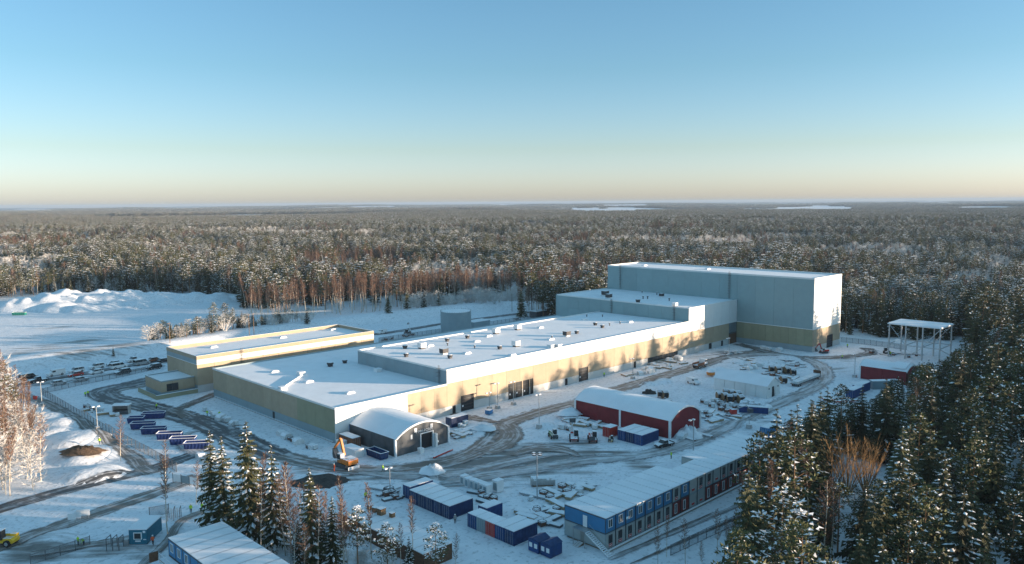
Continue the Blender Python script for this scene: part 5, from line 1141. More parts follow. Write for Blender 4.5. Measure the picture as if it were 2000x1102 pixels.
for i, (px, py, L) in enumerate(((1642, 775, 8), (1655, 766, 8), (1680, 757, 9), (1712, 742, 10), (1757, 748, 10))):
    x_, y_ = at(px, py); container('blue_paint' if i < 2 else 'clad_grey', (x_, y_-4), 0 if i < 2 else math.radians(-40), ['blue snow-topped container nearest the parked sledges by the red shed', 'second blue snow-topped container by the red shed', 'flat snow-topped container between blue ones and red shed', 'long flat snow-topped container against the red shed wall', 'snow-topped container half hidden by pines at the red shed'][i], None, L)
x_, y_ = at(1448, 800); container('blue_paint', (at(1500, 806)[0], at(1500, 806)[1]), math.radians(118), 'blue container in front of the white tent', None, 8., 2.0, 1.8)
x_, y_ = at(870, 842); container('navy_paint', (x_+3, y_+1), 0, 'blue container beside the grey tent under snowy planks', None, 6.06)
x_, y_ = at(1480, 852); container('module_blue', (x_, y_-3), 0, 'blue hut with snowy roof beyond the long barrack row', None, 5.)
def skip(loc, rz, label, mt='skip_blue', L=6.2, W=2.4, H=1.75, group=None, fill='roof_snow'):
    t = thing('waste_skip', label, 'skip', (*loc, 0), rz, group); t_ = .1
    for s in (-1, 1):
        d = MB().add([(-L/2+.25, s*W/2*.86, .1), (L/2-.25, s*W/2*.86, .1), (L/2, s*W/2, H), (-L/2, s*W/2, H), (-L/2+.25, s*(W/2*.86-t_), .1), (L/2-.25, s*(W/2*.86-t_), .1), (L/2, s*(W/2-t_), H), (-L/2, s*(W/2-t_), H)], [(0, 1, 2, 3), (4, 7, 6, 5), (3, 2, 6, 7), (0, 4, 5, 1)]); 
        w_ = d.build('side_wall', mt, t); m = MB()
        for k in range(7): x = -L/2+.6+k*(L-1.2)/6; m.box(x-.08, x+.08, s*W/2-.02*s-.05, s*W/2-.02*s+.05, .25, H-.1)
        m.build('rib', 'skip_blue' if mt == 'skip_blue' else mt, w_)
    for s in (-1, 1): MB().add([(s*(L/2-.25), -W/2*.86, .1), (s*(L/2-.25), W/2*.86, .1), (s*L/2, W/2, H*(1 if s < 0 else .92)), (s*L/2, -W/2, H*(1 if s < 0 else .92)), (s*(L/2-.35), -W/2*.86, .1), (s*(L/2-.35), W/2*.86, .1), (s*(L/2-.1), W/2, H*(1 if s < 0 else .92)), (s*(L/2-.1), -W/2, H*(1 if s < 0 else .92))], [(0, 1, 2, 3), (4, 7, 6, 5), (3, 2, 6, 7)]).build('end_wall', mt, t)
    MB().box(-L/2+.3, L/2-.3, -W/2*.84, W/2*.84, .08, .75).build('fill', fill, t)
    r_ = MB().box(-L/2-.06, L/2+.06, -W/2-.06, -W/2+.06, H, H+.1).box(-L/2-.06, L/2+.06, W/2-.06, W/2+.06, H, H+.1).box(-L/2-.06, -L/2+.06, -W/2+.06, W/2-.06, H, H+.1).box(L/2-.06, L/2+.06, -W/2+.06, W/2-.06, H*.92, H*.92+.1); r_.build('rim', 'roof_snow', t)
    return t
a0 = at(262, 842); a1 = at(316, 840); srz = math.atan2(a1[1]-a0[1], a1[0]-a0[0])
for i, (px, py) in enumerate(((300, 817), (266, 826), (280, 837), (301, 847), (332, 857), (358, 867), (386, 876))):
    skip(at(px, py), srz, ['blue skip at the far end of the skip row by the asphalt', 'short blue skip with snow filling beside the far skip', 'blue skip with white ribs second from the snowy short one', 'blue skip holding snow and a blue bag', 'blue skip with red lower band and snowy rim', 'empty blue skip with white rib marks before the last one', 'blue skip full of timber waste at the spruce end of the row'][i], fill='timber_pale' if i in (6, 2) else 'roof_snow', L=4.2 if i == 1 else 6.2)
skip(at(737, 893), math.radians(90), 'dark skip full of snow beside the grey tent corner', 'navy_paint', fill='foil')
skip(at(38, 616), srz, 'green boat-shaped skip by the snow heaps', 'teal_paint', L=7.)

# ------------------------------------------------------------------ vehicles
def wheel(parent, x, y, r=.34, w_=.24, name='wheel'):
    o = MB().tube((x, y-w_/2, r), (x, y+w_/2, r), r, n=14).build(name, 'tyre', parent); MB().tube((x, y-w_/2-.01, r), (x, y+w_/2+.01, r), r*.55, n=10).build('rim', 'steel', o); return o
PROF = {  # lower body, glass house, roof, length, width
 'hatch': ([(-2.1, .3), (2.1, .3), (2.15, .62), (1.95, .82), (1.0, .95), (-2.0, 1.0), (-2.12, .8)], [(1.05, .95), (.35, 1.42), (-1.45, 1.46), (-1.98, 1.0)], 1.75),
 'suv': ([(-2.3, .35), (2.3, .35), (2.35, .8), (2.1, 1.0), (1.1, 1.1), (-2.25, 1.15), (-2.32, .8)], [(1.15, 1.1), (.45, 1.68), (-1.85, 1.72), (-2.25, 1.15)], 1.9),
 'van': ([(-2.6, .35), (2.5, .35), (2.55, .85), (2.2, 1.1), (1.55, 1.25), (-2.6, 1.25)], [(1.6, 1.25), (.95, 1.95), (-2.55, 2.0), (-2.6, 1.25)], 1.95),
 'pickup': ([(-2.7, .45), (2.6, .45), (2.65, .9), (2.4, 1.08), (1.2, 1.15), (-.6, 1.15), (-.65, .85), (-2.6, .85), (-2.6, 1.1), (-2.7, 1.1)], [(1.2, 1.15), (.5, 1.75), (-.5, 1.78), (-.65, 1.15)], 1.9)}
def car(kind_, paint, loc, rz, label, group=None, cat='car', panel_van=False, z=None):
    low, top, W = PROF[kind_]; t = thing({'hatch': 'parked_car', 'suv': 'parked_car', 'van': 'parked_van', 'pickup': 'pickup_truck'}[kind_], label, cat, (*loc, gz1(*loc)+.05 if z is None else z), rz, group)
    if group: t.scale = (1.15,)*3
    MB().prism(low, -W/2, W/2, 'y').build('body', paint, t)
    wi = MB().prism(top, -W/2+.1, W/2-.1, 'y').build('windows' if False else 'cabin', 'glass' if not panel_van else paint, t)
    n = len(top); zt = max(q[1] for q in top); xs_ = [q[0] for q in top if q[1] > zt-.1]
    MB().box(min(xs_)-.02, max(xs_)+.02, -W/2+.08, W/2-.08, zt-.05, zt+.05).build('roof', paint, t)
    m = MB()
    for x in (max(xs_)-.9, min(xs_)+.1): m.box(x-.05, x+.05, -W/2+.07, W/2-.07, low[4][1] if kind_ != 'pickup' else 1.1, zt)
    m.build('pillar', paint, wi)
    if panel_van: MB().box(.3, 1.25, -W/2+.06, W/2-.06, 1.3, 1.75).build('window', 'glass', t)
    xw = low[1][0]*.62; r_ = .34 if kind_ == 'hatch' else .38
    for x in (xw, -xw):
        for y in (-W/2+.1, W/2-.1): wheel(t, x, y, r_)
    for y in (-W/2+.3, W/2-.3): MB().box(low[2][0]-.12, low[2][0]+.02, y-.18, y+.18, low[2][1]-.12, low[2][1]+.04).build('headlight', 'lamp_glass', t)
    return t
b0 = at(60, 748); b1 = at(330, 702); crz = math.atan2(b1[1]-b0[1], b1[0]-b0[0])
for i, (k_, p_, px, py, pv_, lb_) in enumerate((
 ('van', 'black_paint', 57, 742, 1, 'dark green van at the near end of the parked cars'), ('pickup', 'black_paint', 75, 747, 0, 'dark pickup beside the dark van on the back road'), ('van', 'white_paint', 109, 734, 1, 'white panel van behind the dark pickup'),
 ('hatch', 'silver_paint', 115, 752, 0, 'snow-dusted silver car parked nearest the left fence'), ('suv', 'white_paint', 149, 728, 0, 'white estate car above the red car'), ('hatch', 'red_paint', 148, 735, 0, 'red car with snowy roof on the back road'),
 ('hatch', 'silver_paint', 158, 745, 0, 'silver hatchback by the fence beyond the red car'), ('hatch', 'white_paint', 188, 730, 0, 'white hatchback in the middle of the parked cars'), ('suv', 'white_paint', 189, 720, 0, 'white off-roader on the slope side of the parked cars'),
 ('van', 'white_paint', 232, 720, 0, 'white minibus with dark windows among the parked cars'), ('suv', 'black_paint', 240, 731, 0, 'black off-roader by the fence below the minibus'), ('hatch', 'black_paint', 222, 714, 0, 'dark car half hidden behind the minibus'),
 ('van', 'silver_paint', 277, 713, 0, 'grey van just beyond the white minibus'), ('hatch', 'rust', 297, 707, 0, 'brown car near the annex on the back road'), ('suv', 'black_paint', 301, 721, 0, 'dark wagon by the fence near the entrance wing'), ('hatch', 'black_paint', 321, 708, 0, 'dark car closest to the annex wall'), ('pickup', 'white_paint', 262, 707, 0, 'white pickup on the slope side beyond the minibus'))):
    car(k_, p_, at(px, py), crz+(math.pi if i % 3 else 0), lb_, 'cars parked along the back road', 'van' if k_ == 'van' else 'pickup' if k_ == 'pickup' else 'car', bool(pv_))
p_ = at(746, 652); car('van', 'white_paint', p_, math.radians(190), 'white van driving the road behind the annex', None, 'van', True)
p_ = at(1010, 627); car('hatch', 'white_paint', p_, math.radians(0), 'white car half hidden behind the hall roof', None, 'car')
d0 = at(1315, 868); d1 = at(1277, 877); car('pickup', 'black_paint', at(1297, 873), math.atan2(d1[1]-d0[1], d1[0]-d0[0]), 'dark pickup under snow beside the blue containers', None, 'pickup')
d0 = at(1343, 745); d1 = at(1367, 752); car('van', 'white_paint', at(1354, 750), math.atan2(d1[1]-d0[1], d1[0]-d0[0]), 'small white van parked on snow opposite the window band', None, 'van', True)
# dumper on the yard road
x_, y_ = at(1367, 718); t = thing('dump_truck', 'snowy dark flatbed truck on the road by the hall', 'truck', (x_, y_, .08), math.radians(0))
MB().box(-3.2, 3.2, -1.1, 1.1, .7, 1.0).build('chassis', 'black_paint', t); MB().prism([(1.4, 1.0), (3.3, 1.0), (3.3, 1.9), (2.9, 2.9), (1.4, 2.9)], -1.15, 1.15, 'y').build('cab', 'white_paint', t); MB().box(1.5, 3.25, -1.2, 1.2, 1.9, 2.6).build('window', 'glass', t)
MB().box(-3.2, 1.2, -1.2, 1.2, 1.0, 1.2).box(-3.2, 1.2, -1.2, -1.1, 1.2, 2.0).box(-3.2, 1.2, 1.1, 1.2, 1.2, 2.0).build('bed', 'rust', t)
for x in (2.2, -1.2, -2.3):
    for y in (-1., 1.): wheel(t, x, y, .5, .35)
def excavator(loc, rz, label, paint='orange_paint', s=1., pose=((1.0, 2.1), (2.2, 5.4), (4.6, 3.0), (4.2, .9)), z=.05):
    t = thing('excavator', label, 'excavator', (*loc, z), rz); t.scale = (s, s, s)
    for y in (-1.1, 1.1):
        MB().prism([(-1.9, .15), (-2.1, .5), (-1.8, .9), (1.8, .9), (2.1, .5), (1.9, .15), (1.5, 0), (-1.5, 0)], y-.3, y+.3, 'y').build('track', 'steel_dark', t)
    MB().box(-1.2, 1.2, -.8, .8, .35, 1.0).build('undercarriage', 'steel_dark', t)
    MB().prism([(-2.4, 1.05), (1.3, 1.05), (1.3, 1.5), (.2, 1.7), (.1, 2.1), (-2.3, 2.1), (-2.5, 1.7)], -1.3, 1.3, 'y').build('upper_body', paint, t)
    c_ = MB().prism([(.0, 1.2), (1.45, 1.2), (1.5, 2.2), (1.1, 2.95), (.0, 2.95)], .35, 1.3, 'y').build('cab', 'white_paint', t); MB().box(.15, 1.42, .3, 1.34, 1.75, 2.75).build('window', 'glass', c_)
    MB().box(-2.75, -2.4, -1.2, 1.2, 1.1, 2.0).build('counterweight', paint, t)
    P_ = [Vector((q[0], -.3, q[1])) for q in pose]
    def arm(a, b, w0, w1, nm):
        d = (b-a).normalized(); up = Vector((-d.z, 0, d.x)); MB().add([a+up*w0+Vector((0, .2, 0)), b+up*w1+Vector((0, .2, 0)), b-up*w1+Vector((0, .2, 0)), a-up*w0+Vector((0, .2, 0)), a+up*w0-Vector((0, .2, 0)), b+up*w1-Vector((0, .2, 0)), b-up*w1-Vector((0, .2, 0)), a-up*w0-Vector((0, .2, 0))], [(0, 1, 2, 3), (7, 6, 5, 4), (0, 4, 5, 1), (1, 5, 6, 2), (2, 6, 7, 3), (3, 7, 4, 0)]).build(nm, paint, t)
    arm(P_[0], P_[1], .28, .24, 'boom'); arm(P_[1], P_[2], .24, .16, 'stick')
    MB().tube(P_[0]+Vector((.5, 0, 0)), P_[0].lerp(P_[1], .6), .1, n=6).build('cylinder', 'steel', t)
    b = P_[3]; MB().prism([(b.x-.5, b.z+.9), (b.x+.4, P_[2].z), (b.x+.5, b.z+.8), (b.x+.3, b.z+.1), (b.x-.4, b.z), (b.x-.8, b.z+.4)], -.85, .25, 'y').build('bucket', 'steel_dark', t)
    MB().box(-2.9, -2.75, -1.35, 1.35, .15, .75).build('blade', 'roof_snow', t)
    return t
e0 = at(685, 908); e1 = at(640, 890); excavator(at(676, 912), math.atan2(e1[1]-e0[1], e1[0]-e0[0]), 'orange excavator with raised arm beside the grey tent', s=1.12)
excavator(at(1608, 690), math.radians(150), 'small red excavator with bent arm at the tallest building corner', 'red_paint', .75)
def telehandler(loc, rz, label, paint, up=.0, s=1., z=.05):
    t = thing('telehandler', label, 'telehandler', (*loc, z), rz); t.scale = (s, s, s)
    MB().prism([(-2.2, .55), (2.0, .55), (2.2, .9), (1.4, 1.2), (-2.0, 1.35), (-2.3, 1.0)], -.85, .85, 'y').build('chassis', paint, t)
    c_ = MB().prism([(-.6, 1.1), (.9, 1.1), (.95, 1.9), (.6, 2.6), (-.6, 2.6)], .05, 1.0, 'y').build('cab', 'black_paint', t); MB().box(-.5, .85, .0, 1.04, 1.6, 2.45).build('window', 'glass', c_); MB().box(-.65, .65, .0, 1.05, 2.6, 2.7).build('cab_roof', 'white_paint', c_)
    a = Vector((-1.9, -.45, 1.6)); b = a+Vector((5.2*math.cos(up), 0, 5.2*math.sin(up)-.3)); MB().tube(a, b, .24, .18, 6).build('boom', paint if up < .3 else 'white_paint', t)
    MB().box(b.x-.05, b.x+.15, -1.1, .4, b.z-.8, b.z+.2).box(b.x+.15, b.x+1.2, -.9, -.75, b.z-.8, b.z-.7).box(b.x+.15, b.x+1.2, -.05, .1, b.z-.8, b.z-.7).build('fork', 'steel_dark', t)
    for x in (1.4, -1.4):
        for y in (-.95, .95): wheel(t, x, y, .55, .4)
    MB().box(-2.2, -1.2, -.8, -.1, 1.3, 1.75).build('engine_cover', paint, t)
    return t
telehandler(at(1121, 860), math.radians(222), 'red and white telehandler with its boom raised', 'red_paint', .95, 1.05)
telehandler(at(1157, 862), math.radians(225), 'red and cream telehandler with lowered boom', 'red_paint', .12, 1.0)
telehandler(at(1080, 855), math.radians(238), 'green telehandler at the edge of the yard', 'green_paint', .05, .85)
telehandler(at(1193, 862), math.radians(215), 'small yellow forklift before the red container', 'yellow_paint', .1, .55)
telehandler(at(796, 652), math.radians(100), 'dark forklift behind the annex near the fence', 'black_paint', 1.3, .8)
telehandler(at(6, 1064), math.radians(130), 'yellow wheel loader at the gate road', 'yellow_paint', -.05, 1.15)
telehandler(at(1732, 692), math.radians(30), 'dark loader under the steel canopy', 'black_paint', .1, 1.)
# red crawler lift
x_, y_ = at(1432, 814); t = thing('boom_lift', 'red crawler lift with folded arm on open snow', 'lift', (x_, y_, .0), math.radians(-30))
MB().box(-1.4, 1.4, -1.1, 1.1, .3, .9).build('base', 'red_paint', t); MB().box(-.8, .8, -.7, .7, .9, 2.2).build('turret', 'red_paint', t)
for y in (-1.2, 1.2): MB().box(-1.6, 1.6, y-.2, y+.2, 0, .55).build('track', 'steel_dark', t)
MB().tube((0, 0, 2.1), (4.2, 0, 2.9), .14, n=6).build('arm', 'steel', t); MB().tube((4.2, 0, 2.9), (5.2, 0, 1.9), .12, n=6).build('jib', 'steel', t); MB().box(4.8, 6.0, -.7, .7, .9, 1.9).build('basket', 'steel_dark', t)
x_, y_ = at(1388, 735); t = thing('compressor_trailer', 'white and orange trailer tank under snow near the white tent', 'trailer', (x_, y_, .0), .4)
MB().lathe([(1.3, .5), (1.5, 1.2), (1.2, 2.4), (.5, 2.8)], n=14).build('tank', 'orange_paint', t); MB().lathe([(1.45, 1.6), (1.25, 2.5), (.5, 2.95)], n=14).build('snow_cap', 'roof_snow', t); MB().box(1., 3.2, -.9, .9, .5, 1.6).build('box', 'white_paint', t)
for y in (-1., 1.): wheel(t, 2., y, .4)
# flatbed trailer with load
d0 = at(1555, 752); d1 = at(1592, 738); rz_ = math.atan2(d1[1]-d0[1], d1[0]-d0[0]); L = math.hypot(d1[0]-d0[0], d1[1]-d0[1])+3
x_, y_ = at(1574, 747); t = thing('flatbed_trailer', 'long flatbed trailer of white bundles at the bend of the road', 'trailer', (x_, y_, 0), rz_)
MB().box(-L/2, L/2, -1.3, 1.3, .75, 1.0).build('deck', 'steel_dark', t); 
for k in range(4): MB().box(-L/2+.2+k*L/4, -L/2+L/4-.1+k*L/4, -1.2, 1.2, 1.0, 1.75).build('bundle', 'foil', t)
MB().box(L/2-.2, L/2, -1.3, 1.3, 1., 2.8).build('headboard', 'brown_wall', t)
for x in (-L/2+1.2, -L/2+2.4, L/2-1.5):
    for y in (-1.05, 1.05): wheel(t, x, y, .48, .3)
for i, (px, py) in enumerate(((1628, 782), (1650, 786))):
    x_, y_ = at(px, py); t = thing('sledge_trailer', ['low red trailer with curved rails by the blue containers', 'second low red trailer nearer the forest edge'][i], 'trailer', (x_, y_, 0), math.radians(-35)); MB().box(-3.5, 3.5, -1., 1., .5, .75).build('deck', 'red_paint', t); MB().tube((3.5, -.8, .6), (5., 0, 1.3), .12, n=5).build('drawbar', 'steel_dark', t)
    for x in (-1.5, 0.5):
        for y in (-1.05, 1.05): wheel(t, x, y, .45, .3)

# ------------------------------------------------------------------ stores in the yard
def reel(r_, w_):
    t = obj('cable_reel', None)
    for s in (-1, 1): MB().tube((0, s*w_/2-.06, r_), (0, s*w_/2+.06, r_), r_, n=20).build('flange', 'timber', t)
    MB().tube((0, -w_/2+.06, r_), (0, w_/2-.06, r_), r_*.72, n=16).build('cable', 'black_paint', t); m = MB()
    for k in range(7): a = math.radians(40+k*16.7); m.box(r_*1.0*math.cos(a)-.14, r_*1.0*math.cos(a)+.14, -w_/2-.05, w_/2+.05, r_+r_*math.sin(a)-.05, r_+r_*math.sin(a)+.08)
    m.build('snow_cap', 'roof_snow', t); return t
rl = None
for i, (px, py) in enumerate(((1405, 781), (1415, 783), (1425, 786), (1436, 785), (1446, 787), (1418, 775), (1429, 777), (1440, 779), (1507, 727), (1519, 729), (1536, 730), (1549, 733), (1530, 749), (1298, 778), (1290, 777))):
    x_, y_ = at(px, py); lb_ = 'snow-capped wooden cable reel stacked beside the white tent' if i < 8 else 'snow-capped wooden cable reel behind the white tent' if i < 13 else 'cable reel behind the red arched hall'
    gr = 'cable reels '+('beside' if i < 8 else 'behind' if i < 13 else 'at red hall')
    if rl is None: rl = reel(1.25, 1.6); tag(rl, lb_, 'cable reel', gr); rl.location = (x_, y_, 0); rl.rotation_euler = (0, 0, .9)
    else: dup(rl, (x_, y_, 0), .9+.25*math.sin(i*2.1), lb_, gr)
def proto(name, cat, builder):
    o = obj(name, None); builder(o); o['category'] = cat; o['label'] = 'x'; return o
def b_pallet(o):
    MB().box(-.6, .6, -.4, .4, .1, .14).box(-.6, .6, -.4, -.28, 0, .1).box(-.6, .6, .28, .4, 0, .1).box(-.6, .6, -.06, .06, 0, .1).build('pallet', 'timber', o); MB().box(-.57, .57, -.38, .38, .14, 1.0).build('goods', 'foil', o); MB().box(-.6, .6, -.4, .4, 1.0, 1.14).build('snow_cap', 'roof_snow', o)
def b_planks(o):
    for k in range(2): MB().box(-2., 2., -.55+k*.56, -.02+k*.56, .12, .55).build('plank_stack', 'timber_pale', o)
    for x in (-1.4, 1.4): MB().box(x-.06, x+.06, -.6, .6, 0, .12).build('bearer', 'timber', o)
    MB().box(-2., 2., -.56, .56, .55, .68).build('snow_cap', 'roof_snow', o)
def b_pipes(o):
    for k in range(4): MB().tube((-2.6, -.6+k*.4, .2), (2.6, -.6+k*.4, .2), .19, n=8).build('pipe', 'steel_dark', o)
    MB().box(-2.5, 2.5, -.6, .6, .36, .46).build('snow_cap', 'roof_snow', o)
def b_steel(o):
    for k in range(3): MB().box(-3., 3., -.5+k*.4, -.3+k*.4, .1, .35).build('beam', 'rust' if k == 1 else 'steel', o)
    for x in (-2, 2): MB().box(x-.06, x+.06, -.7, .7, 0, .1).build('bearer', 'timber', o)
    MB().box(-2.9, 2.9, -.5, .5, .35, .43).build('snow_cap', 'roof_snow', o)
def b_tarp(o):
    MB().prism([(-1.2, 0), (1.2, 0), (1.15, .9), (.5, 1.25), (-.6, 1.2), (-1.15, .8)], -.9, .9, 'y').build('tarp', 'foil', o); MB().prism([(-1.0, .95), (.5, 1.28), (1.1, .98), (.5, 1.4), (-.5, 1.36)], -.85, .85, 'y').build('snow_cap', 'roof_snow', o)
def b_cage(o):
    m = MB()
    for x in (-.6, .6):
        for y in (-.5, .5): m.box(x-.04, x+.04, y-.04, y+.04, 0, 1.1)
    for z in (.3, .7, 1.05): m.box(-.6, .6, -.52, -.48, z, z+.05).box(-.6, .6, .48, .52, z, z+.05).box(-.62, -.58, -.5, .5, z, z+.05).box(.58, .62, -.5, .5, z, z+.05)
    m.build('cage', 'steel_dark', o); MB().box(-.55, .55, -.45, .45, .1, .8).build('load', 'rust', o); MB().box(-.5, .5, -.42, .42, .8, .95).build('snow_cap', 'roof_snow', o)
BLD = {'pallet_load': (b_pallet, 'pallet'), 'plank_bundle': (b_planks, 'planks'), 'pipe_bundle': (b_pipes, 'pipes'), 'steel_bundle': (b_steel, 'steel beams'), 'covered_stack': (b_tarp, 'covered stack'), 'mesh_crate': (b_cage, 'crate')}
PRT = {}
def put(name, px, py, rz, label, group, s=1., z=0.):
    x_, y_ = at(px, py)
    if name not in PRT:
        o = obj(name, None); BLD[name][0](o); tag(o, label, BLD[name][1], group); PRT[name] = o; o.location = (x_, y_, z); o.rotation_euler = (0, 0, rz); o.scale = (s, s, s); return o
    o = dup(PRT[name], (x_, y_, z), rz, label, group, s); return o
q = random.Random(77)
ZONES = [  # place words, px box polygon (4 corners), counts
 ('between the red hall and the white tent', [(1275, 775), (1330, 795), (1372, 818), (1330, 815)], {'pallet_load': 9, 'covered_stack': 5, 'mesh_crate': 4}),
 ('in front of the cable reels', [(1365, 785), (1400, 782), (1455, 800), (1420, 808)], {'mesh_crate': 10, 'pallet_load': 8}),
 ('beyond the end of the red hall', [(1370, 808), (1400, 805), (1440, 818), (1385, 828)], {'plank_bundle': 6, 'steel_bundle': 4, 'mesh_crate': 3}),
 ('beside the white tent corner', [(1450, 783), (1500, 792), (1505, 802), (1452, 797)], {'pallet_load': 8, 'covered_stack': 2}),
 ('before the long red wall', [(1130, 815), (1190, 835), (1180, 845), (1100, 825)], {'plank_bundle': 7, 'pallet_load': 3, 'steel_bundle': 2}),
 ('at the gable of the red hall', [(1320, 850), (1370, 845), (1365, 855), (1325, 862)], {'pallet_load': 3, 'covered_stack': 2, 'steel_bundle': 2}),
 ('behind the white tent', [(1420, 700), (1560, 705), (1560, 740), (1520, 742), (1440, 720)], {'steel_bundle': 9, 'plank_bundle': 8, 'pallet_load': 6, 'pipe_bundle': 7, 'mesh_crate': 5, 'covered_stack': 3}),
 ('along the sunny wall near the window band', [(1215, 735), (1270, 715), (1340, 697), (1335, 712), (1250, 735)], {'plank_bundle': 8, 'covered_stack': 5, 'pallet_load': 6, 'steel_bundle': 4}),
 ('by the louvred corner', [(1395, 693), (1440, 684), (1445, 690), (1405, 700)], {'steel_bundle': 3, 'pallet_load': 2}),
 ('along the wall foot of the tallest building', [(1480, 680), (1560, 690), (1580, 692), (1500, 684)], {'pallet_load': 6, 'covered_stack': 2}),
 ('beside the grey tent', [(880, 850), (905, 825), (925, 842), (905, 862)], {'plank_bundle': 4, 'pallet_load': 4, 'steel_bundle': 2}),
 ('near the light mast by the barrack', [(1020, 975), (1090, 955), (1150, 945), (1140, 965), (1060, 985)], {'steel_bundle': 5, 'plank_bundle': 5, 'pallet_load': 5, 'mesh_crate': 4}),
 ('between the containers and the barrack', [(1015, 1005), (1100, 985), (1098, 1020), (1050, 1030)], {'plank_bundle': 7, 'pipe_bundle': 5, 'steel_bundle': 5, 'mesh_crate': 3}),
 ('behind the blue container row', [(930, 960), (960, 975), (985, 990), (945, 985)], {'mesh_crate': 3, 'pipe_bundle': 2}),
 ('at the container row near the lamp', [(745, 955), (775, 968), (790, 985), (755, 975)], {'mesh_crate': 5, 'steel_bundle': 2, 'pipe_bundle': 2}),
 ('along the shaded hall wall', [(395, 800), (440, 818), (470, 835), (430, 822)], {'pallet_load': 9, 'covered_stack': 3}),
 ('near the shaded wall corner', [(540, 845), (590, 870), (625, 880), (580, 872)], {'covered_stack': 4, 'pallet_load': 3, 'mesh_crate': 2}),
 ('by the left fence', [(150, 790), (215, 805), (235, 815), (190, 812)], {'plank_bundle': 4, 'pallet_load': 4, 'mesh_crate': 3}),
 ('beside the skips', [(385, 895), (420, 890), (430, 900), (395, 908)], {'covered_stack': 3, 'mesh_crate': 2}),
 ('under the steel canopy', [(1700, 690), (1790, 690), (1800, 700), (1710, 700)], {'steel_bundle': 4, 'mesh_crate': 3}),
 ('behind the annex', [(735, 668), (790, 660), (820, 652), (760, 662)], {'mesh_crate': 5, 'pallet_load': 3}),
 ('on the bare yard by the telehandlers', [(1085, 828), (1110, 835), (1120, 845), (1090, 838)], {'pallet_load': 3, 'mesh_crate': 1})]
WORD = {'pallet_load': 'wrapped pallet load under snow ', 'plank_bundle': 'snowy bundle of planks ', 'pipe_bundle': 'bundle of dark pipes under snow ', 'steel_bundle': 'snowy bundle of steel beams ', 'covered_stack': 'tarpaulin-covered stack under snow ', 'mesh_crate': 'dark mesh crate with snow '}
for place, poly, cnts in ZONES:
    wp = [at(*p) for p in poly]
    for nm, c in cnts.items():
        for i in range(int(c*1.35+.5)):
            for _ in range(60):
                px = q.uniform(min(p[0] for p in poly), max(p[0] for p in poly)); py = q.uniform(min(p[1] for p in poly), max(p[1] for p in poly)); xy = at(px, py)
                if inpoly(np.array([xy[0]]), np.array([xy[1]]), wp)[0]: break
            put(nm, px, py, q.choice((0, math.pi/2))+q.uniform(-.35, .35), WORD[nm]+place, nm.replace('_', ' ')+' '+place, q.uniform(.8, 1.25))
wc = None
for i, (px, py) in enumerate(((907, 946), (916, 951), (926, 954.5), (935, 958), (944, 961.5), (952, 965), (973, 960))):
    x_, y_ = at(px, py)
    if wc is None:
        wc = thing('ventilation_unit', 'white boxed unit in the short row on open snow', 'crate', (x_, y_, 0), 0, 'white units in a row'); MB().box(-.75, .75, -.6, .6, .1, 2.0).build('casing', 'vent_white', wc); MB().box(-.8, .8, -.65, .65, 2., 2.12).build('snow_cap', 'roof_snow', wc); MB().box(-.78, -.74, -.4, .4, .4, 1.7).build('grille', 'clad_grey', wc)
    else: dup(wc, (x_, y_, 0), 0, None if i < 6 else 'largest white boxed unit at the end of the white row', None, 1. if i < 6 else 1.25)
def heap(name, px, py, r_, h_, mt, label, sy=.6, seed=0):
    x_, y_ = at(px, py); u = random.Random(seed); vs = [(0, 0, h_)]; fs = []; nr, na = 5, 18
    for i in range(1, nr+1):
        for k in range(na):
            a = 6.283*k/na; rr = r_*i/nr*u.uniform(.78, 1.18); vs.append((rr*math.cos(a), rr*math.sin(a)*sy, max(-.15, h_*(1-(i/nr)**1.6)*u.uniform(.6, 1.35) if i < nr else -.15)))
    for k in range(na): fs.append((0, 1+k, 1+(k+1) % na))
    for i in range(nr-1):
        for k in range(na): a = 1+i*na+k; b = 1+i*na+(k+1) % na; fs.append((a, a+na, b+na, b))
    return tag(MB().add(vs, fs).build(name, mt, None, (x_, y_, gz1(x_, y_)), math.radians(-45), smooth=True), label, 'heap')
heap('soil_heap', 162, 896, 5.6, 1.3, 'soil', 'brown soil heap beside the sunlit birch grove', .55, 1)
heap('soil_heap', 622, 940, 7., .4, 'soil_dark', 'dark gravel patch heap beside the excavator', .75, 2)
heap('soil_heap', 1268, 768, 2.6, 1.2, 'soil_dark', 'small dark soil heap beyond the red arched hall', .8, 3)
heap('snow_heap', 1345, 852, 4.0, 2.6, 'snow', 'ploughed snow heap against the red hall gable', .8, 4); heap('snow_heap', 845, 930, 3., 1.6, 'snow', 'ploughed snow heap behind the blue container row', .7, 5)
heap('snow_heap', 1112, 815, 4., 1.4, 'snow', 'ploughed snow heap at the red hall corner', .7, 6); heap('snow_heap', 945, 842, 3.4, 1.1, 'snow', 'ploughed snow ridge at the bend near the grey tent', .8, 7)
x_, y_ = at(1060, 948); t = thing('concrete_pipe', 'pale grey round-topped tank lying by the light mast', 'tank', (x_, y_, 0), math.radians(-40)); MB().tube((-2.6, 0, 1.05), (2.6, 0, 1.05), 1.1, n=18).build('shell', 'concrete', t); MB().box(-2.2, 2.2, -.8, .8, 0, .35).build('cradle', 'timber', t)
x_, y_ = at(238, 808); t = thing('timber_shelter', 'open-fronted timber shelter with snowy roof near the left fence', 'shelter', (x_, y_, 0), srz); MB().box(-2.2, 2.2, 1.1, 1.2, 0, 2.6).box(-2.2, -2.1, -1.1, 1.1, 0, 2.6).box(2.1, 2.2, -1.1, 1.1, 0, 2.6).build('wall', 'work_grey', t); MB().box(-2.4, 2.4, -1.3, 1.3, 2.6, 2.85).build('roof', 'roof_snow', t); MB().box(-2.1, 2.1, -1.1, .9, 0, 1.1).build('bins', 'steel_dark', t)
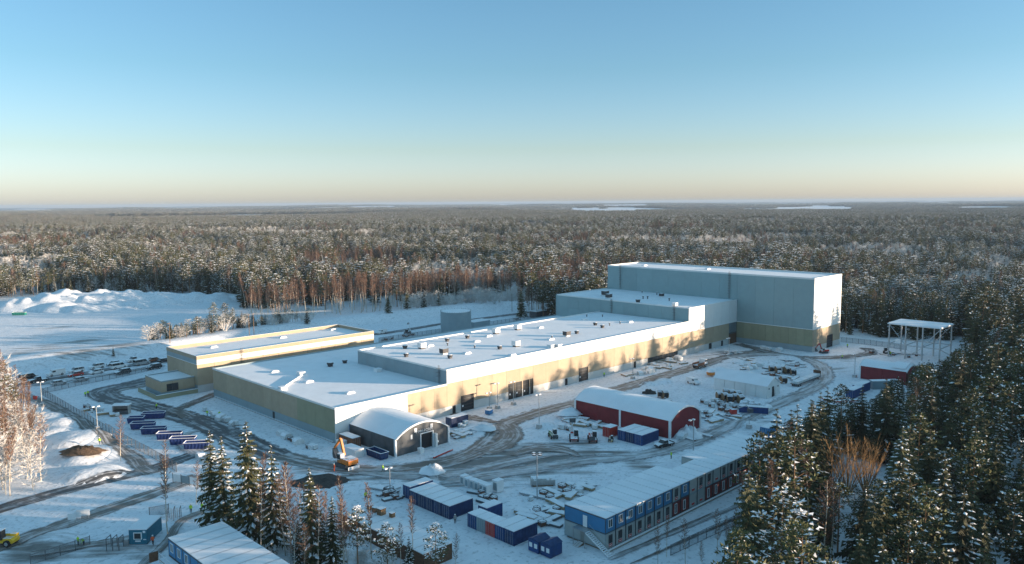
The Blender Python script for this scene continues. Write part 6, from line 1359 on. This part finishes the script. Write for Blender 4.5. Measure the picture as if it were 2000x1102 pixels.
x_, y_ = at(362, 948); t = thing('notice_fence', 'white framed board stand along the road by the spruces', 'sign', (x_, y_, 0), math.radians(-70))
for k in range(3): MB().box(-3.6+k*2.5, -1.3+k*2.5, -.04, .04, .5, 2.1).build('board', 'trim_white' if k != 1 else 'clad_grey', t)
for k in range(4): MB().box(-3.75+k*2.5, -3.65+k*2.5, -.06, .06, 0, 2.3).build('post', 'steel_dark', t)
for i, (px, py, w_, mt) in enumerate(((69, 786, 1.6, 'red_paint'), (141, 1024, 1.4, 'trim_white'), (152, 1021, 1.2, 'trim_white'), (163, 1016, 2.4, 'trim_white'))):
    x_, y_ = at(px, py); t = thing('road_sign', ['red sign board at the roadside birches', 'white notice with oval mark on the gate road fence', 'small white notice between two larger ones on the gate road', 'wide white banner notice on the gate road fence'][i], 'sign', (x_, y_, 0), math.radians(-60 if i == 0 else -33)); MB().box(-w_/2, w_/2, -.04, .04, .9, 2.1).build('board', mt, t)
    for s in (-1, 1): MB().box(s*w_*.4-.04, s*w_*.4+.04, .05, .12, 0, 2.1).build('post', 'steel', t)
for i, (px0, py0, px1, py1) in enumerate(((829, 898, 862, 882),)):
    a, b = at(px0+18, py0-2), at(px1+22, py1-2); tag(MB().tube((a[0], a[1], .25), (b[0], b[1], .25), .22, n=6).build('red_beam', 'red_paint'), 'long red beam lying before the grey tent', 'beam')
for i, (px, py, sx_, sy_, h_) in enumerate(((690, 889, 5.5, 2.6, 1.9), (668, 872, 2.4, 2., 1.5), (822, 885, 1.3, 1.1, 1.1))):
    x_, y_ = at(px, py); t = thing('covered_box', ['long white covered box beside the dark skip', 'small white covered box beside the excavator arm', 'white box at the grey tent door'][i], 'box', (x_, y_, 0), math.radians(90)); MB().box(-sx_/2, sx_/2, -sy_/2, sy_/2, 0, h_).build('cover', 'pale_fabric', t); MB().box(-sx_/2-.03, sx_/2+.03, -sy_/2-.03, sy_/2+.03, h_, h_+.2).build('snow_cap', 'roof_snow', t)
x_, y_ = at(958, 818); x_, y_ = at(955, 809); t = thing('blue_bin', 'blue tipping bin on the sunny wall side near the big dark door', 'bin', (x_, y_, 0), .3); MB().prism([(-.9, .2), (.7, .2), (1.1, 1.3), (-.9, 1.3)], -.8, .8, 'y').build('tub', 'blue_tarp', t); MB().box(-.8, 1.8, -.5, -.35, 0, .2).box(-.8, 1.8, .35, .5, 0, .2).build('fork_pocket', 'steel_dark', t)

# ------------------------------------------------------------------ masts, poles, wires, fences
def mast(px, py, h_, label, foot='concrete', head='lamps', group=None):
    x_, y_ = at(px, py); z_ = gz1(x_, y_); t = thing('light_mast', label, 'light mast', (x_, y_, z_)); MB().tube((0, 0, 0), (0, 0, h_), .13, .08, 8).build('pole', 'steel', t)
    if foot: MB().prism([(-.75, -.1), (.75, -.1), (.4, .9), (-.4, .9)], -.6, .6, 'y').build('foot', foot, t)
    for a in (0, 1.57, 3.14, 4.71) if head == 'cross' else (.6, 2.3):
        d = Vector((math.cos(a), math.sin(a), 0)); l_ = MB().tube((0, 0, h_-.1), tuple(d*.7+Vector((0, 0, h_))), .05, n=4).build('arm', 'steel_dark', t); MB().box(d.x*.85-.32, d.x*.85+.32, d.y*.85-.32, d.y*.85+.32, h_-.12, h_+.12).build('lamp', 'lamp_glass' if head != 'cross' else 'black_paint', l_)
    return t
for a_ in ((191, 848, 6.2, 'light mast on white concrete foot beside the left fence and path'), (82, 793, 7.4, 'light mast near the red roadside sign'), (1053, 838, 9., 'slim light mast at the yard road bend'), (762, 965, 5.5, 'light mast beside the blue container row'), (972, 798, 7.5, 'light mast at the big dark doors of the hall'), (1003, 791, 7., 'second light mast close to the four dark doors'), (1236, 740, 7., 'light mast before the window band of the hall'), (1424, 692, 6.4, 'light mast near the louvred corner'), (1669, 737, 8., 'light mast by the red shed'), (1463, 838, 3., 'short bare pole at the track bend near the barrack'), (956, 800, 5., 'thin flagless pole before the sunny wall')):
    mast(*a_)
mast(1049, 975, 9.6, 'tall four-armed floodlight mast in the yard', None, 'cross'); mast(1354, 886, 8.2, 'tall floodlight mast behind the long barrack row', None)
def pole(px, py, h_, label, mt='timber', z=3.):
    x_, y_ = at(px, py, z); t = thing('power_pole', label, 'pole', (x_, y_, gz1(x_, y_))); MB().tube((0, 0, -.3), (0, 0, h_), .15, .1, 7).build('shaft', mt, t); MB().box(-1.2, 1.2, -.06, .06, h_-.5, h_-.35, rz=.6).build('crossarm', mt, t); return Vector((x_, y_, gz1(x_, y_)+h_-.3))
pA = pole(487, 655, 12.5, 'nearer wooden power pole on the embankment behind the annex'); pB = pole(496, 652, 12.5, 'second wooden power pole just behind the nearer one'); pC = pole(1000, 598, 10., 'wooden power pole above the frosted shrubs'); pD = pole(332, 669, 9., 'wooden pole above the young embankment trees')
for i, (a, b) in enumerate(((pA, pC), (pB, pC), (pA, pD))):
    for k in (-1, 1):
        m = MB(); n = 14; P_ = [a.lerp(b, j/n)+Vector((.6*k, .6*k, -1.6*4*(j/n)*(1-j/n))) for j in range(n+1)]
        for j in range(n): m.tube(P_[j], P_[j+1], .016, n=3, cap=False)
        tag(m.build('power_line', 'steel'), ['power line wire from the nearer pole towards the frosted shrubs', 'power line wire from the second pole towards the frosted shrubs', 'power line wire from the nearer pole to the embankment trees'][i], 'wire', 'wires '+str(i))
def fence(pxs, h_, label, step=2.6, z=None, mesh=True):
    pts = [Vector((*at(*p), 0)) for p in pxs]; t = thing('mesh_fence', label, 'fence'); 
    pm = MB().box(-.05, .05, -.05, .05, -.1, h_).mesh('post', 'steel_dark')
    for a, b in zip(pts[:-1], pts[1:]):
        n = max(1, round((b-a).length/step)); rz = math.atan2(b.y-a.y, b.x-a.x); L_ = (b-a).length/n
        wm = MB().box(0, L_, -.006, .006, .05, h_-.08).mesh('mesh_panel', 'wire_mesh'); rm = MB().box(0, L_, -.025, .025, h_-.1, h_-.04).box(0, L_, -.02, .02, .03, .08).mesh('rail', 'steel_dark')
        for i in range(n):
            p = a.lerp(b, i/n); z_ = gz1(p.x, p.y); obj('post', pm, t, (p.x, p.y, z_)); w_ = obj('mesh_panel', wm, t, (p.x, p.y, z_), rz); obj('rail', rm, w_)
        obj('post', pm, t, (b.x, b.y, gz1(b.x, b.y)))
fence([(80, 770), (150, 812), (220, 853), (290, 890), (345, 922)], 2.3, 'dark mesh fence along the skips and left path')
fence([(80, 770), (160, 752), (240, 736), (300, 722)], 1.8, 'mesh fence in front of the parked cars')
fence([(1310, 1085), (1380, 1052), (1450, 1020), (1510, 992)], 2., 'mesh fence along the snowy track by the long barrack')
fence([(740, 668), (860, 650)], 2., 'mesh fence behind the annex'); fence([(925, 640), (1080, 618)], 2., 'mesh fence beside the dark flat shed behind the hall')
fence([(1642, 668), (1700, 674), (1770, 684)], 2.2, 'mesh fence between tallest building and canopy')
fence([(60, 1104), (118, 1085), (176, 1066)], 1.9, 'sliding mesh gate at the site entrance', 3.)
fence([(292, 1010), (330, 1003)], 2., 'single mesh fence panel between guard hut and lone birch', 6.)

# ------------------------------------------------------------------ people
def person_mesh(pose, top, legs):
    """one continuous skinned body; coordinates in metres, facing +X"""
    J = dict(pelvis=(0, 0, .95), chest=(.02, 0, 1.32), neck=(.02, 0, 1.5), head=(.04, 0, 1.62), crown=(.04, 0, 1.74),
             shl=(0, .19, 1.42), ell=(-.02, .27, 1.14), wrl=(.08, .27, .92), hal=(.12, .26, .83), shr=(0, -.19, 1.42), elr=(-.02, -.27, 1.14), wrr=(.08, -.27, .92), har=(.12, -.26, .83),
             hil=(0, .1, .9), knl=(.03, .11, .5), anl=(-.01, .11, .09), tol=(.17, .12, .05), hir=(0, -.1, .9), knr=(.03, -.11, .5), anr=(-.01, -.11, .09), tor=(.17, -.12, .05))
    J.update(pose)
    R = dict(pelvis=.16, chest=.18, neck=.07, head=.105, crown=.08, shl=.09, ell=.065, wrl=.05, hal=.05, shr=.09, elr=.065, wrr=.05, har=.05, hil=.11, knl=.08, anl=.06, tol=.05, hir=.11, knr=.08, anr=.06, tor=.05)
    E_ = [('pelvis', 'chest'), ('chest', 'neck'), ('neck', 'head'), ('head', 'crown'), ('chest', 'shl'), ('shl', 'ell'), ('ell', 'wrl'), ('wrl', 'hal'), ('chest', 'shr'), ('shr', 'elr'), ('elr', 'wrr'), ('wrr', 'har'), ('pelvis', 'hil'), ('hil', 'knl'), ('knl', 'anl'), ('anl', 'tol'), ('pelvis', 'hir'), ('hir', 'knr'), ('knr', 'anr'), ('anr', 'tor')]
    K = list(J); me_ = bpy.data.meshes.new('body'); me_.from_pydata([J[k] for k in K], [(K.index(a), K.index(b)) for a, b in E_], []); o = bpy.data.objects.new('tmp', me_); col.objects.link(o)
    o.modifiers.new('s', 'SKIN'); o.modifiers.new('u', 'SUBSURF').levels = 1
    for i, k in enumerate(K): sv = me_.skin_vertices[0].data[i]; sv.radius = (R[k], R[k]); sv.use_root = (k == 'pelvis')
    dg = bpy.context.evaluated_depsgraph_get(); r_ = bpy.data.meshes.new_from_object(o.evaluated_get(dg)); bpy.data.objects.remove(o); r_.name = 'body'
    r_.materials.clear()
    for m_ in (top, legs, 'skin', 'trim_dark'): r_.materials.append(MAT[m_])
    hd = Vector(J['neck']); hands = [Vector(J['hal']), Vector(J['har'])]; pz = Vector(J['pelvis'])
    for p in r_.polygons:
        c = p.center
        if (c-Vector(J['head'])).length < .17 and c.z > hd.z-.02: p.material_index = 2
        elif min((c-h).length for h in hands) < .075: p.material_index = 2
        elif c.z < .14: p.material_index = 3
        elif c.z < pz.z-.06 and (abs(c.y) < .2): p.material_index = 1
        else: p.material_index = 0
        p.use_smooth = True
    return r_, J
WALK = dict(knl=(.22, .11, .55), anl=(.2, .11, .12), tol=(.38, .12, .1), knr=(-.08, -.11, .5), anr=(-.32, -.11, .16), tor=(-.2, -.12, .06), ell=(-.15, .27, 1.16), wrl=(-.1, .27, .95), hal=(-.06, .26, .86), elr=(.1, -.27, 1.16), wrr=(.28, -.25, 1.05), har=(.36, -.24, 1.02))
BEND = dict(chest=(.3, 0, 1.18), neck=(.46, 0, 1.26), head=(.57, 0, 1.28), crown=(.68, 0, 1.3), shl=(.38, .19, 1.2), ell=(.45, .24, .92), wrl=(.55, .2, .7), hal=(.58, .18, .6), shr=(.38, -.19, 1.2), elr=(.45, -.24, .92), wrr=(.55, -.2, .7), har=(.58, -.18, .6), pelvis=(-.08, 0, .93))
PM = {}
def person(px, py, rz, label, pose='stand', top='hivis', legs='trousers', helmet='trim_white'):
    x_, y_ = at(px, py); key = (pose, top, legs)
    if key not in PM: PM[key] = person_mesh({'stand': {}, 'walk': WALK, 'bend': BEND}[pose], top, legs)
    me_, J = PM[key]; t = thing('person', label, 'person', (x_, y_, gz1(x_, y_)+.1), rz); t.scale = (1.05,)*3
    obj('body', me_, t); h_ = J['head']; c_ = J['crown']; MB().lathe([(.14, 0), (.135, .06), (.1, .12), (.03, .15)], (c_[0], c_[1], c_[2]-.06), 10).build('helmet', helmet, t)
for a_ in ((172, 774, 1., 'worker in yellow-green jacket by the asphalt edge near parked cars', 'stand'), (167, 776, 4., 'second worker beside the one at the asphalt edge', 'stand'), (306, 800, 2., 'worker in green vest standing on the asphalt before the entrance wing', 'stand'), (405, 814, 3.6, 'worker in yellow-green jacket walking the shaded wall road', 'walk'), (429, 816, 4., 'worker in yellow jacket beside the pallets at the shaded wall', 'stand'),
           (748, 923, 5.6, 'worker in bright jacket striding past the dark skip', 'walk'), (714, 977, 1.5, 'worker in yellow vest walking towards the excavator yard', 'stand'), (195, 876, 3.9, 'worker in yellow jacket on the sunlit path', 'walk'), (373, 1003, 1., 'worker in green vest near the footpath turnstile', 'stand'), (395, 1000, .5, 'worker partly behind the close spruce pair', 'stand'),
           (153, 1067, .3, 'standing worker of the pair by the entrance gate', 'stand'), (164, 1067, 3.5, 'bending worker of the pair by the entrance gate', 'bend'), (897, 823, 2., 'worker in bright vest by the small hall door', 'stand'), (1180, 737, 1., 'worker in yellow jacket at the sunny wall box', 'stand'), (1311, 897, 2.6, 'worker in yellow jacket standing behind the long barrack', 'stand'),
           (1645, 702, 2., 'worker in green jacket on the road by the tallest building', 'walk'), (1655, 680, 3., 'worker in green jacket beside the tallest building corner', 'stand'), (1739, 696, 1., 'worker in bright vest under the steel canopy', 'stand')): person(*a_)
person(653, 922, 3., 'worker in red-orange suit beside the excavator track', 'stand', 'hivis_orange', 'hivis_orange'); person(299, 1066, 1., 'worker in orange jacket by the teal guard hut', 'walk', 'hivis_orange'); person(889, 1024, 1., 'worker in grey clothes by the blue containers', 'stand', 'work_grey')
